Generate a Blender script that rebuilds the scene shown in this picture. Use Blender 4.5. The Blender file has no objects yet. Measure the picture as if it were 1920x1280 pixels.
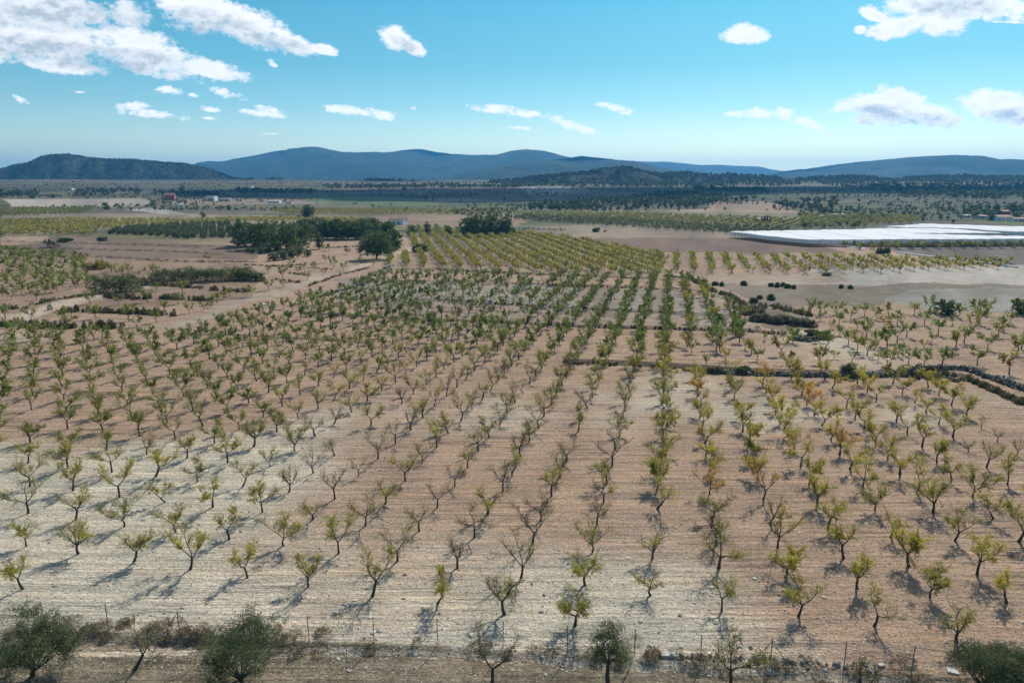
import bpy, math
import numpy as np
from math import radians as R

# ------------------------------------------------------------------ camera
HY, HC, FP = 342.0, 35.0, 1280.0            # horizon row, height above the field (m), focal length in photo pixels
PITCH = math.atan((640 - HY) / FP)
CP, SP = math.cos(PITCH), math.sin(PITCH)
sc = bpy.context.scene
cam_d = bpy.data.cameras.new('camera'); cam_d.lens = 24.0; cam_d.sensor_width = 36.0
cam_d.clip_start = 0.5; cam_d.clip_end = 60000
cam = bpy.data.objects.new('camera', cam_d); sc.collection.objects.link(cam)
cam.location = (0, 0, HC); cam.rotation_euler = (math.pi / 2 - PITCH, 0, 0)
sc.camera = cam

# ------------------------------------------------------------------ sun, sky, exposure
SUN_EL, SUN_AZ = 41.0, 27.0                 # azimuth to the right of straight ahead (+Y)
SUN_STR, SKY_STR, EXPO = 4.5, 0.150, 0.14
sd = bpy.data.lights.new('sun', 'SUN'); sd.energy = SUN_STR; sd.angle = R(0.5); sd.color = (1.0, 0.945, 0.85)
sun = bpy.data.objects.new('sun', sd); sc.collection.objects.link(sun)
sun.rotation_euler = (R(90 - SUN_EL), 0, R(180 - SUN_AZ))
sun.location = (0, 0, 300)
sc.view_settings.view_transform = 'Standard'; sc.view_settings.look = 'None'
sc.view_settings.exposure = EXPO; sc.view_settings.gamma = 1.0
sc.view_settings.use_curve_mapping = False

def px_dir(x, y):
    """photo pixel -> (X/Y, Z/Y) of its direction in the world"""
    u = (x - 960) / FP; v = (y - 640) / FP
    Y = CP - v * SP
    return u / Y, -(SP + v * CP) / Y

world = bpy.data.worlds.new('World'); sc.world = world; world.use_nodes = True
wt = world.node_tree; wn = wt.nodes; wl = wt.links
for n in list(wn): wn.remove(n)
w_out = wn.new('ShaderNodeOutputWorld'); w_bg = wn.new('ShaderNodeBackground')
w_bg.inputs['Strength'].default_value = SKY_STR
sky = wn.new('ShaderNodeTexSky'); sky.sky_type = 'NISHITA'; sky.sun_disc = False
sky.sun_elevation = R(SUN_EL); sky.sun_rotation = R(SUN_AZ); sky.altitude = 400
sky.air_density = 1.0; sky.dust_density = 0.6; sky.ozone_density = 1.6

def M(op, a, b=None, c=None, clamp=False):
    n = wn.new('ShaderNodeMath'); n.operation = op; n.use_clamp = clamp
    for i, v in enumerate((a, b, c)):
        if v is None: continue
        if isinstance(v, (int, float)): n.inputs[i].default_value = v
        else: wl.new(v, n.inputs[i])
    return n.outputs[0]
tc = wn.new('ShaderNodeTexCoord'); sx = wn.new('ShaderNodeSeparateXYZ'); wl.new(tc.outputs['Generated'], sx.inputs[0])
yy = M('MAXIMUM', sx.outputs['Y'], 0.05)
cu = M('DIVIDE', sx.outputs['X'], yy); cv = M('DIVIDE', sx.outputs['Z'], yy)
comb = wn.new('ShaderNodeCombineXYZ'); wl.new(cu, comb.inputs[0]); wl.new(cv, comb.inputs[1])
P2 = comb.outputs[0]
def noise(scale, detail, rough, off=(0, 0, 0), ys=1.6):
    mp = wn.new('ShaderNodeMapping'); wl.new(P2, mp.inputs[0]); mp.inputs['Scale'].default_value = (1, ys, 1)
    mp.inputs['Location'].default_value = off
    n = wn.new('ShaderNodeTexNoise'); n.inputs['Scale'].default_value = scale; n.inputs['Detail'].default_value = detail
    n.inputs['Roughness'].default_value = rough; wl.new(mp.outputs[0], n.inputs['Vector']); return n.outputs['Fac']
def ell(lst):
    best = None
    for (x, y, a, b, tilt) in lst:
        U, V = px_dir(x, y)
        mp = wn.new('ShaderNodeMapping'); mp.vector_type = 'TEXTURE'; wl.new(P2, mp.inputs[0])
        mp.inputs['Location'].default_value = (U, V, 0); mp.inputs['Rotation'].default_value = (0, 0, R(-tilt))
        mp.inputs['Scale'].default_value = (a / FP, b / FP, 1)
        d = wn.new('ShaderNodeVectorMath'); d.operation = 'DOT_PRODUCT'; wl.new(mp.outputs[0], d.inputs[0]); wl.new(mp.outputs[0], d.inputs[1])
        best = d.outputs['Value'] if best is None else M('MINIMUM', best, d.outputs['Value'])
    return best
BIG = [(60, 22, 210, 36, 2), (95, 75, 150, 42, 6), (250, 92, 140, 38, 17), (385, 128, 78, 17, 9), (-20, 60, 90, 60, 0), (110, 122, 88, 15, 6),
       (375, 18, 75, 42, 10), (450, 42, 100, 34, 20), (545, 78, 55, 18, 22), (600, 92, 30, 10, 10),
       (742, 72, 34, 20, 22), (778, 92, 26, 13, 30), (1398, 68, 46, 15, 0), (1398, 60, 30, 14, 0),
       (1690, 48, 62, 20, -12), (1740, 12, 90, 22, 0), (1830, 16, 120, 26, 0), (1770, 38, 60, 24, 0), (1640, 30, 30, 10, 20), (1612, 56, 12, 8, 0),
       (1620, 195, 62, 20, -8), (1690, 192, 52, 30, 10), (1735, 215, 78, 22, 14), (1660, 218, 70, 18, 0),
       (1870, 192, 62, 26, 0), (1905, 218, 60, 22, 8), (1850, 205, 30, 18, 0)]
SMALL = [(1408, 212, 42, 8, -5), (1440, 214, 40, 9, 4), (1470, 214, 28, 12, 20), (1515, 233, 46, 9, 22), (930, 205, 55, 9, 5), (985, 213, 32, 7, 5),
         (1058, 230, 40, 10, 18), (1098, 243, 36, 8, 14), (1155, 204, 34, 8, 12), (645, 206, 42, 9, 6), (700, 213, 46, 9, 10), (725, 218, 24, 8, 6),
         (245, 203, 36, 10, -6), (280, 213, 62, 8, 5), (318, 170, 26, 8, 6), (362, 179, 12, 4, 12), (428, 176, 30, 8, 14), (500, 205, 24, 7, 8), (490, 213, 44, 6, 8),
         (392, 205, 20, 5, 8), (392, 222, 16, 3, 4), (40, 188, 18, 6, 30), (970, 240, 26, 4, 4), (508, 117, 12, 6, 30), (776, 203, 6, 4, 0),
         (150, 173, 10, 2, 0), (1885, 42, 60, 2, 2), (510, 251, 28, 1.6, 0)]
GREY = [(110, 100, 170, 20, 8), (210, 108, 110, 16, 6), (90, 28, 150, 22, 2), (400, 52, 75, 22, 12), (500, 75, 60, 12, 14),
        (1790, 14, 70, 14, 0), (1700, 226, 80, 13, 4), (1640, 205, 40, 8, 0), (1890, 220, 40, 12, 0), (760, 85, 22, 8, 25)]
big_d, small_d, grey_d = ell(BIG), ell(SMALL), ell(GREY)
nz1 = noise(15, 9, 0.62); nz2 = noise(44, 8, 0.6, (3.1, 1.7, 0)); nz3 = noise(26, 6, 0.6, (8.1, 2.7, 0)); nz4 = noise(150, 6, .65, (1.1, 5.3, 0))
nz5 = noise(44, 8, 0.6, (3.1, 1.7 + .012 * 1.6, 0))         # the same puffs a little higher: tells lit tops from undersides
nb = M('MULTIPLY_ADD', nz1, 2.4, -1.2)
nb2 = M('ADD', M('MULTIPLY_ADD', nz2, 2.3, -1.15), M('MULTIPLY_ADD', nz4, .8, -.4))
fb = M('SUBTRACT', 1.0, M('ADD', M('ADD', big_d, nb), nb2))
ns2 = M('ADD', M('MULTIPLY_ADD', nz2, 4.6, -2.3), M('MULTIPLY_ADD', nz4, 2.2, -1.1))
fs = M('SUBTRACT', 0.92, M('ADD', M('ADD', small_d, ns2), M('MULTIPLY', nb, 0.4)))
ab = M('SMOOTH_MIN', M('MAXIMUM', M('MULTIPLY_ADD', fb, 1.5, 0.1), 0.0), 1.0, .25, clamp=True)
as_ = M('MULTIPLY_ADD', fs, 1.0, 0.12, clamp=True)
alpha = M('MAXIMUM', ab, M('MULTIPLY', as_, 0.95))
alpha = M('MULTIPLY', alpha, M('GREATER_THAN', sx.outputs['Y'], 0.06))
gm = M('MULTIPLY', M('SUBTRACT', 1.9, M('ADD', grey_d, M('ADD', nb, M('MULTIPLY', nb2, .6)))), .42, clamp=True)
lit = M('MULTIPLY_ADD', M('SUBTRACT', nz2, nz5), 3.2, 0.55, clamp=True)
body = M('MULTIPLY_ADD', M('MINIMUM', fb, 1.0), .75, .0, clamp=True)            # thin edges glow, thick middles are greyer
gsum = M('ADD', M('MULTIPLY', gm, M('SUBTRACT', 1.25, M('MULTIPLY', lit, .75))), M('MULTIPLY', M('MULTIPLY', body, M('SUBTRACT', 1.0, lit)), .25), clamp=True)
mixg = wn.new('ShaderNodeMix'); mixg.data_type = 'RGBA'
wl.new(gsum, mixg.inputs[0])
mixg.inputs[6].default_value = (6.8, 6.9, 7.0, 1); mixg.inputs[7].default_value = (3.3, 3.85, 4.35, 1)
lowb = M('MULTIPLY_ADD', M('MINIMUM', sx.outputs['Z'], .14), -2.6, 1.37)
scl = wn.new('ShaderNodeVectorMath'); scl.operation = 'SCALE'; wl.new(mixg.outputs[2], scl.inputs[0]); wl.new(lowb, scl.inputs['Scale'])
tint = wn.new('ShaderNodeMix'); tint.data_type = 'RGBA'; tint.blend_type = 'MULTIPLY'; tint.inputs[0].default_value = 1
wl.new(sky.outputs[0], tint.inputs[6])
ramp = wn.new('ShaderNodeValToRGB'); wl.new(sx.outputs['Z'], ramp.inputs[0]); cr = ramp.color_ramp
cr.elements[0].position = 0.0; cr.elements[0].color = (.84, .88, .76, 1); cr.elements[1].position = .6; cr.elements[1].color = (1.08, 1.02, .92, 1)
for p_, c_ in ((.05, (.78, .84, .74)), (.10, (.45, .68, .67)), (.15, (.295, .60, .60)), (.20, (.255, .60, .60)), (.255, (.185, .58, .61)), (.36, (.58, .76, .78))):
    e_ = cr.elements.new(p_); e_.color = (*c_, 1)
wl.new(ramp.outputs[0], tint.inputs[7])
mixc = wn.new('ShaderNodeMix'); mixc.data_type = 'RGBA'
wl.new(alpha, mixc.inputs[0]); wl.new(tint.outputs[2], mixc.inputs[6]); wl.new(scl.outputs[0], mixc.inputs[7])
wl.new(mixc.outputs[2], w_bg.inputs['Color']); wl.new(w_bg.outputs[0], w_out.inputs[0])

# ------------------------------------------------------------------ terrain functions
def _hash(ix, iy, s):
    n = (ix.astype(np.int64) * 374761393 + iy.astype(np.int64) * 668265263 + s * 1274126177) & 0x7fffffff
    n = ((n ^ (n >> 13)) * 1103515245 + 12345) & 0x7fffffff
    n = ((n ^ (n >> 11)) * 69069 + 1) & 0x7fffffff
    return (n ^ (n >> 15)) / 2147483647.0 % 1.0
def vnoise(x, y, s=0):
    ix = np.floor(x); iy = np.floor(y); fx = x - ix; fy = y - iy
    fx = fx * fx * (3 - 2 * fx); fy = fy * fy * (3 - 2 * fy)
    a = _hash(ix, iy, s); b = _hash(ix + 1, iy, s); c = _hash(ix, iy + 1, s); d = _hash(ix + 1, iy + 1, s)
    return a + (b - a) * fx + (c - a) * fy + (a - b - c + d) * fx * fy
def fbm(x, y, s=0, o=5):
    t = 0; a = 0.5
    for k in range(o):
        t = t + a * vnoise(x, y, s + k); x = x * 2.03 + 11.3; y = y * 2.03 + 5.7; a *= 0.5
    return t / (1 - 0.5 ** o)
def sstep(e0, e1, x):
    t = np.clip((x - e0) / (e1 - e0), 0, 1); return t * t * (3 - 2 * t)
def P0(x, y, z=0.0):
    """photo pixel -> point of the level z"""
    x = np.asarray(x, float); y = np.asarray(y, float)
    u = (x - 960) / FP; v = (y - 640) / FP
    d = (HC - z) / np.maximum(SP + v * CP, 1e-4)
    return u * d, (CP - v * SP) * d
FENCE = P0(*np.array([(-700, 1150), (130, 1184), (580, 1204), (900, 1216), (1300, 1244), (1700, 1262), (2300, 1300)], float).T)
# terrace steps: photo polylines, height of each step
TERR = [([(560, 588), (800, 602), (940, 606), (1100, 615), (1275, 619), (1404, 622), (1458, 627)], .65),
        ([(640, 560), (837, 565), (882, 569), (975, 575), (1050, 579), (1150, 584), (1275, 590), (1390, 596)], .6),
        ([(700, 528), (880, 530), (960, 532), (1075, 536), (1175, 540), (1275, 545), (1330, 548)], .7),
        ([(720, 505), (820, 507), (975, 514), (1075, 517), (1225, 524), (1290, 528)], .7),
        ([(330, 625), (420, 628), (640, 640), (700, 645)], .25),
        ([(1060, 680), (1180, 684), (1290, 690), (1400, 698), (1500, 701), (1600, 704), (1700, 703), (1810, 704)], .8),
        ([(0, 452), (110, 455), (250, 457), (400, 462), (480, 463)], .5),
        ([(0, 462), (150, 466), (300, 471), (420, 476)], .5),
        ([(0, 476), (200, 482), (350, 489), (480, 491)], .5)]
TERRG = []
for pl, h in TERR:
    g = P0(*np.array(pl, float).T); TERRG.append((g[0], g[1], h))
def zt(x, y):
    x = np.asarray(x, float); y = np.asarray(y, float)
    D = np.hypot(x, y)
    z = (fbm(x / 60, y / 60, 7, 3) - .5) * 0.8 * sstep(60, 250, D)
    z = z + (fbm(x / 420, y / 420, 3, 3) - .5) * 9.0 * sstep(500, 2200, D)
    z = z + 44 * np.clip((D - 1050) / 1750, 0, 1) ** 1.15                            # the valley floor climbs to the foot of the hills
    z = z + 10 * np.exp(-((x - 480) / 420) ** 2 - ((y - 1250) / 330) ** 2)       # low rise carrying the pine wood
    z = z - 0.35 * (1 - sstep(-0.9, 0.1, y - np.interp(x, FENCE[0], FENCE[1])))
    z = z + 0.1 * (fbm(x / 5, y / 5, 21, 3) - .5)
    for gx, gy, h in TERRG:
        d = y - np.interp(x, gx, gy)
        w = sstep(gx[0] - 4, gx[0] + 4, x) * (1 - sstep(gx[-1] - 4, gx[-1] + 4, x))
        z = z + h * w * sstep(-.1, .5, d) * np.exp(-np.maximum(d, 0) / 12)
    return z
def P(x, y):
    """photo pixel -> first point of the terrain along its line of sight"""
    x = np.asarray(x, float); y = np.asarray(y, float); sh = np.broadcast(x, y).shape
    x, y = [np.broadcast_to(q, sh).ravel() for q in (x, y)]; U, V = px_dir(x, y)
    Ys = 18 * (11000 / 18) ** np.linspace(0, 1, 900)
    G = HC + V[:, None] * Ys - zt(U[:, None] * Ys, np.broadcast_to(Ys, (len(x), 900))); k = np.argmax(G < 0, 1); k = np.where(G.min(1) >= 0, 899, np.maximum(k, 1)); r_ = np.arange(len(x))
    g0, g1 = G[r_, k - 1], G[r_, k]; t = np.clip(g0 / (g0 - g1 + 1e-9), 0, 1); Yv = Ys[k - 1] + (Ys[k] - Ys[k - 1]) * t; Xv = U * Yv
    return Xv.reshape(sh), Yv.reshape(sh), zt(Xv, Yv).reshape(sh)
def to_px(X, Y, Z=0.0):
    u = X; v = Z - HC
    d = Y * CP - v * SP; up = Y * SP + v * CP
    return 960 + FP * u / d, 640 - FP * up / d
def inpoly(X, Y, px, py):
    ins = np.zeros(np.shape(X), bool); n = len(px); j = n - 1
    for i in range(n):
        c = ((py[i] > Y) != (py[j] > Y)) & (X < (px[j] - px[i]) * (Y - py[i]) / (py[j] - py[i] + 1e-12) + px[i])
        ins ^= c; j = i
    return ins

# ------------------------------------------------------------------ object helpers
C = sc.collection
def tag(o, label=None, cat=None, group=None, kind=None):
    if label: o['label'] = label
    if cat: o['category'] = cat
    if group: o['group'] = group
    if kind: o['kind'] = kind
    return o
def empty(name, loc, rz=0.0, s=1.0):
    o = bpy.data.objects.new(name, None); C.objects.link(o)
    o.location = loc; o.rotation_euler = (0, 0, rz); o.scale = (s, s, s); o.empty_display_size = .3
    return o
def part(name, me, parent):
    o = bpy.data.objects.new(name, me); C.objects.link(o); o.parent = parent; return o
def copy_tree(o, parent=None):
    c = o.copy(); C.objects.link(c); c.parent = parent
    for ch in o.children: copy_tree(ch, c)
    return c
class MB:
    def __init__(s): s.V = []; s.Q = []; s.T = []; s.C = []; s.n = 0
    def add(s, V, Q=None, T=None, col=None):
        V = np.asarray(V, float)
        if Q is not None and len(Q): s.Q.append(np.asarray(Q) + s.n)
        if T is not None and len(T): s.T.append(np.asarray(T) + s.n)
        s.V.append(V); s.n += len(V)
        if col is None: col = (1, 1, 1)
        col = np.asarray(col, float)
        s.C.append(np.broadcast_to(col, (len(V), 3)) if col.ndim == 1 else col)
    def arrays(s):
        V = np.concatenate(s.V); Q = np.concatenate(s.Q) if s.Q else np.zeros((0, 4), int)
        T = np.concatenate(s.T) if s.T else np.zeros((0, 3), int)
        return V, Q, T, np.concatenate(s.C)
    def mesh(s, name, mat, smooth=True, color=False):
        V, Q, T, Cc = s.arrays()
        me = bpy.data.meshes.new(name); me.vertices.add(len(V)); me.vertices.foreach_set('co', V.astype(np.float32).ravel())
        nl = len(Q) * 4 + len(T) * 3; me.loops.add(nl)
        me.loops.foreach_set('vertex_index', np.concatenate([Q.ravel(), T.ravel()]).astype(np.int32))
        me.polygons.add(len(Q) + len(T))
        st = np.concatenate([np.arange(len(Q)) * 4, len(Q) * 4 + np.arange(len(T)) * 3]).astype(np.int32)
        me.polygons.foreach_set('loop_start', st)
        me.polygons.foreach_set('use_smooth', np.full(len(Q) + len(T), smooth))
        me.update(calc_edges=True)
        if color:
            a = me.color_attributes.new('Col', 'FLOAT_COLOR', 'POINT')
            a.data.foreach_set('color', np.concatenate([Cc, np.ones((len(Cc), 1))], 1).astype(np.float32).ravel())
        for m in (mat if isinstance(mat, (list, tuple)) else [mat]): me.materials.append(m)
        return me
    def obj(s, name, mat, parent=None, smooth=True, color=False):
        o = bpy.data.objects.new(name, s.mesh(name, mat, smooth, color)); C.objects.link(o)
        if parent: o.parent = parent
        return o
def tube(mb, pts, rad, n=5, col=None):
    pts = np.asarray(pts, float); m = len(pts); rad = np.broadcast_to(rad, (m,))
    t = np.gradient(pts, axis=0); t /= np.linalg.norm(t, axis=1)[:, None] + 1e-9
    up = np.array([0.31, 0.77, 0.55]); a = np.cross(t, up); a /= np.linalg.norm(a, axis=1)[:, None] + 1e-9
    b = np.cross(t, a); th = np.arange(n) * 2 * math.pi / n
    V = pts[:, None] + rad[:, None, None] * (np.cos(th)[None, :, None] * a[:, None] + np.sin(th)[None, :, None] * b[:, None])
    i = np.arange(m - 1)[:, None] * n; k = np.arange(n)[None]; k2 = (k + 1) % n
    Q = np.stack([i + k, i + k2, i + n + k2, i + n + k], -1).reshape(-1, 4)
    mb.add(V.reshape(-1, 3), Q, col=col)
def leaves(mb, rng, c, L, W, up=0.3, col=None, d=None):
    """rhombic leaves centred on c, random directions (or biased along d)"""
    c = np.asarray(c, float); n = len(c)
    a = rng.normal(size=(n, 3));
    if d is not None: a = a * .7 + d * 1.5
    a[:, 2] += up; a /= np.linalg.norm(a, axis=1)[:, None]
    b = np.cross(a, rng.normal(size=(n, 3))); b /= np.linalg.norm(b, axis=1)[:, None] + 1e-9
    L = (np.broadcast_to(L, (n,)) * rng.uniform(.7, 1.3, n))[:, None] / 2; W = (np.broadcast_to(W, (n,)) * rng.uniform(.7, 1.3, n))[:, None] / 2
    V = np.stack([c - a * L, c + b * W, c + a * L, c - b * W], 1).reshape(-1, 3)
    if col is not None:
        col = np.asarray(col, float)
        if col.ndim == 2: col = np.repeat(col, 4, 0)
    mb.add(V, np.arange(4 * n).reshape(-1, 4), col=col)
def box(mb, x0, x1, y0, y1, z0, z1, col=None):
    V = np.array([(x, y, z) for z in (z0, z1) for x, y in ((x0, y0), (x1, y0), (x1, y1), (x0, y1))], float)
    mb.add(V, [(0, 3, 2, 1), (4, 5, 6, 7), (0, 1, 5, 4), (1, 2, 6, 5), (2, 3, 7, 6), (3, 0, 4, 7)], col=col)

# ------------------------------------------------------------------ materials
def newmat(name):
    m = bpy.data.materials.new(name); m.use_nodes = True; t = m.node_tree
    for n in list(t.nodes): t.nodes.remove(n)
    return m, t, t.nodes, t.links
def simple(name, col, rough=.85, nscale=3.0, amt=.25, bump=0.0, metal=0.0):
    m, t, N, L = newmat(name)
    o = N.new('ShaderNodeOutputMaterial'); b = N.new('ShaderNodeBsdfPrincipled'); L.new(b.outputs[0], o.inputs[0])
    b.inputs['Roughness'].default_value = rough; b.inputs['Metallic'].default_value = metal
    g = N.new('ShaderNodeNewGeometry'); n = N.new('ShaderNodeTexNoise'); n.inputs['Scale'].default_value = nscale; n.inputs['Detail'].default_value = 6
    L.new(g.outputs['Position'], n.inputs['Vector'])
    mr = N.new('ShaderNodeMapRange'); L.new(n.outputs['Fac'], mr.inputs[0]); mr.inputs[1].default_value = .25; mr.inputs[2].default_value = .75
    mr.inputs[3].default_value = 1 - amt; mr.inputs[4].default_value = 1 + amt
    mx = N.new('ShaderNodeVectorMath'); mx.operation = 'SCALE'; mx.inputs[0].default_value = col; L.new(mr.outputs[0], mx.inputs['Scale'])
    L.new(mx.outputs[0], b.inputs['Base Color'])
    if bump:
        bp = N.new('ShaderNodeBump'); bp.inputs['Strength'].default_value = bump; bp.inputs['Distance'].default_value = .1
        L.new(n.outputs['Fac'], bp.inputs['Height']); L.new(bp.outputs[0], b.inputs['Normal'])
    return m
def leafmat(name, src, trans=.45, vary=.35, nscale=.9):
    """src: 'object' takes the tree's own leaf colour, 'vertex' the colour stored on the leaves"""
    m, t, N, L = newmat(name)
    o = N.new('ShaderNodeOutputMaterial'); mix = N.new('ShaderNodeMixShader'); L.new(mix.outputs[0], o.inputs[0]); mix.inputs[0].default_value = trans
    d = N.new('ShaderNodeBsdfPrincipled'); d.inputs['Roughness'].default_value = .6; d.inputs['Specular IOR Level'].default_value = .25
    tr = N.new('ShaderNodeBsdfTranslucent')
    L.new(d.outputs[0], mix.inputs[1]); L.new(tr.outputs[0], mix.inputs[2])
    if src == 'object': c = N.new('ShaderNodeObjectInfo').outputs['Color']
    else:
        a = N.new('ShaderNodeAttribute'); a.attribute_name = 'Col'; c = a.outputs['Color']
    g = N.new('ShaderNodeNewGeometry'); n = N.new('ShaderNodeTexNoise'); n.inputs['Scale'].default_value = nscale; n.inputs['Detail'].default_value = 3
    L.new(g.outputs['Position'], n.inputs['Vector'])
    mr = N.new('ShaderNodeMapRange'); L.new(n.outputs['Fac'], mr.inputs[0]); mr.inputs[1].default_value = .3; mr.inputs[2].default_value = .7
    mr.inputs[3].default_value = 1 - vary; mr.inputs[4].default_value = 1 + vary
    mx = N.new('ShaderNodeVectorMath'); mx.operation = 'SCALE'; L.new(c, mx.inputs[0]); L.new(mr.outputs[0], mx.inputs['Scale'])
    L.new(mx.outputs[0], d.inputs['Base Color'])
    m2 = N.new('ShaderNodeVectorMath'); m2.operation = 'MULTIPLY'; L.new(mx.outputs[0], m2.inputs[0]); m2.inputs[1].default_value = (1.35, 1.25, .7)
    L.new(m2.outputs[0], tr.inputs['Color'])
    return m
def vcolmat(name, nscale=.6, amt=.35, rough=.9, bump=.5, bdist=.2):
    m, t, N, L = newmat(name)
    o = N.new('ShaderNodeOutputMaterial'); b = N.new('ShaderNodeBsdfPrincipled'); L.new(b.outputs[0], o.inputs[0])
    b.inputs['Roughness'].default_value = rough; b.inputs['Specular IOR Level'].default_value = .15
    a = N.new('ShaderNodeAttribute'); a.attribute_name = 'Col'
    g = N.new('ShaderNodeNewGeometry'); n = N.new('ShaderNodeTexNoise'); n.inputs['Scale'].default_value = nscale; n.inputs['Detail'].default_value = 6; n.inputs['Roughness'].default_value = .65
    L.new(g.outputs['Position'], n.inputs['Vector'])
    mr = N.new('ShaderNodeMapRange'); L.new(n.outputs['Fac'], mr.inputs[0]); mr.inputs[1].default_value = .3; mr.inputs[2].default_value = .7
    mr.inputs[3].default_value = 1 - amt; mr.inputs[4].default_value = 1 + amt
    mx = N.new('ShaderNodeVectorMath'); mx.operation = 'SCALE'; L.new(a.outputs['Color'], mx.inputs[0]); L.new(mr.outputs[0], mx.inputs['Scale'])
    L.new(mx.outputs[0], b.inputs['Base Color'])
    bp = N.new('ShaderNodeBump'); bp.inputs['Strength'].default_value = bump; bp.inputs['Distance'].default_value = bdist
    L.new(n.outputs['Fac'], bp.inputs['Height']); L.new(bp.outputs[0], b.inputs['Normal'])
    return m
m_bark = simple('almond_bark', (.055, .045, .036), .9, 6, .35, .4)
m_twig = simple('pale_bark', (.11, .095, .075), .9, 6, .3)
m_leaf = leafmat('orchard_leaf', 'object', .58)
m_leafv = leafmat('leaf', 'vertex', .4)
m_scrub = leafmat('scrub', 'vertex', .2, .4, 1.5)
m_rock = vcolmat('rock', 3.0, .4, .9, .6, .1)
m_hill = vcolmat('forested_hill', .05, .7, 1.0, 1.0, 16.0)
m_concrete = simple('concrete', (.5, .49, .45), .85, 2, .12)
m_steel = simple('galvanised_steel', (.16, .16, .15), .5, 5, .2, 0, .5)
m_plaster = simple('white_plaster', (.75, .73, .68), .85, .8, .08)
m_red = simple('red_wall', (.42, .13, .09), .85, .8, .15)
m_roof = simple('roof_tiles', (.30, .17, .12), .85, 2, .25)
m_dark = simple('dark_glass', (.03, .035, .04), .3, 1, .1)
m_greywall = simple('grey_wall', (.4, .38, .34), .85, .8, .15)
def netmat():
    m, t, N, L = newmat('white_netting'); o = N.new('ShaderNodeOutputMaterial'); mx = N.new('ShaderNodeMixShader'); d = N.new('ShaderNodeBsdfDiffuse'); tr = N.new('ShaderNodeBsdfTranslucent')
    n = N.new('ShaderNodeTexNoise'); n.inputs['Scale'].default_value = .03; g = N.new('ShaderNodeNewGeometry'); L.new(g.outputs['Position'], n.inputs['Vector'])
    r_ = N.new('ShaderNodeValToRGB'); L.new(n.outputs['Fac'], r_.inputs[0]); r_.color_ramp.elements[0].position = .35; r_.color_ramp.elements[0].color = (.86, .87, .88, 1); r_.color_ramp.elements[1].position = .55; r_.color_ramp.elements[1].color = (.93, .93, .93, 1)
    L.new(r_.outputs[0], d.inputs['Color']); L.new(r_.outputs[0], tr.inputs['Color']); mx.inputs[0].default_value = .22; L.new(d.outputs[0], mx.inputs[1]); L.new(tr.outputs[0], mx.inputs[2]); L.new(mx.outputs[0], o.inputs[0]); return m
m_net = netmat()

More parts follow.
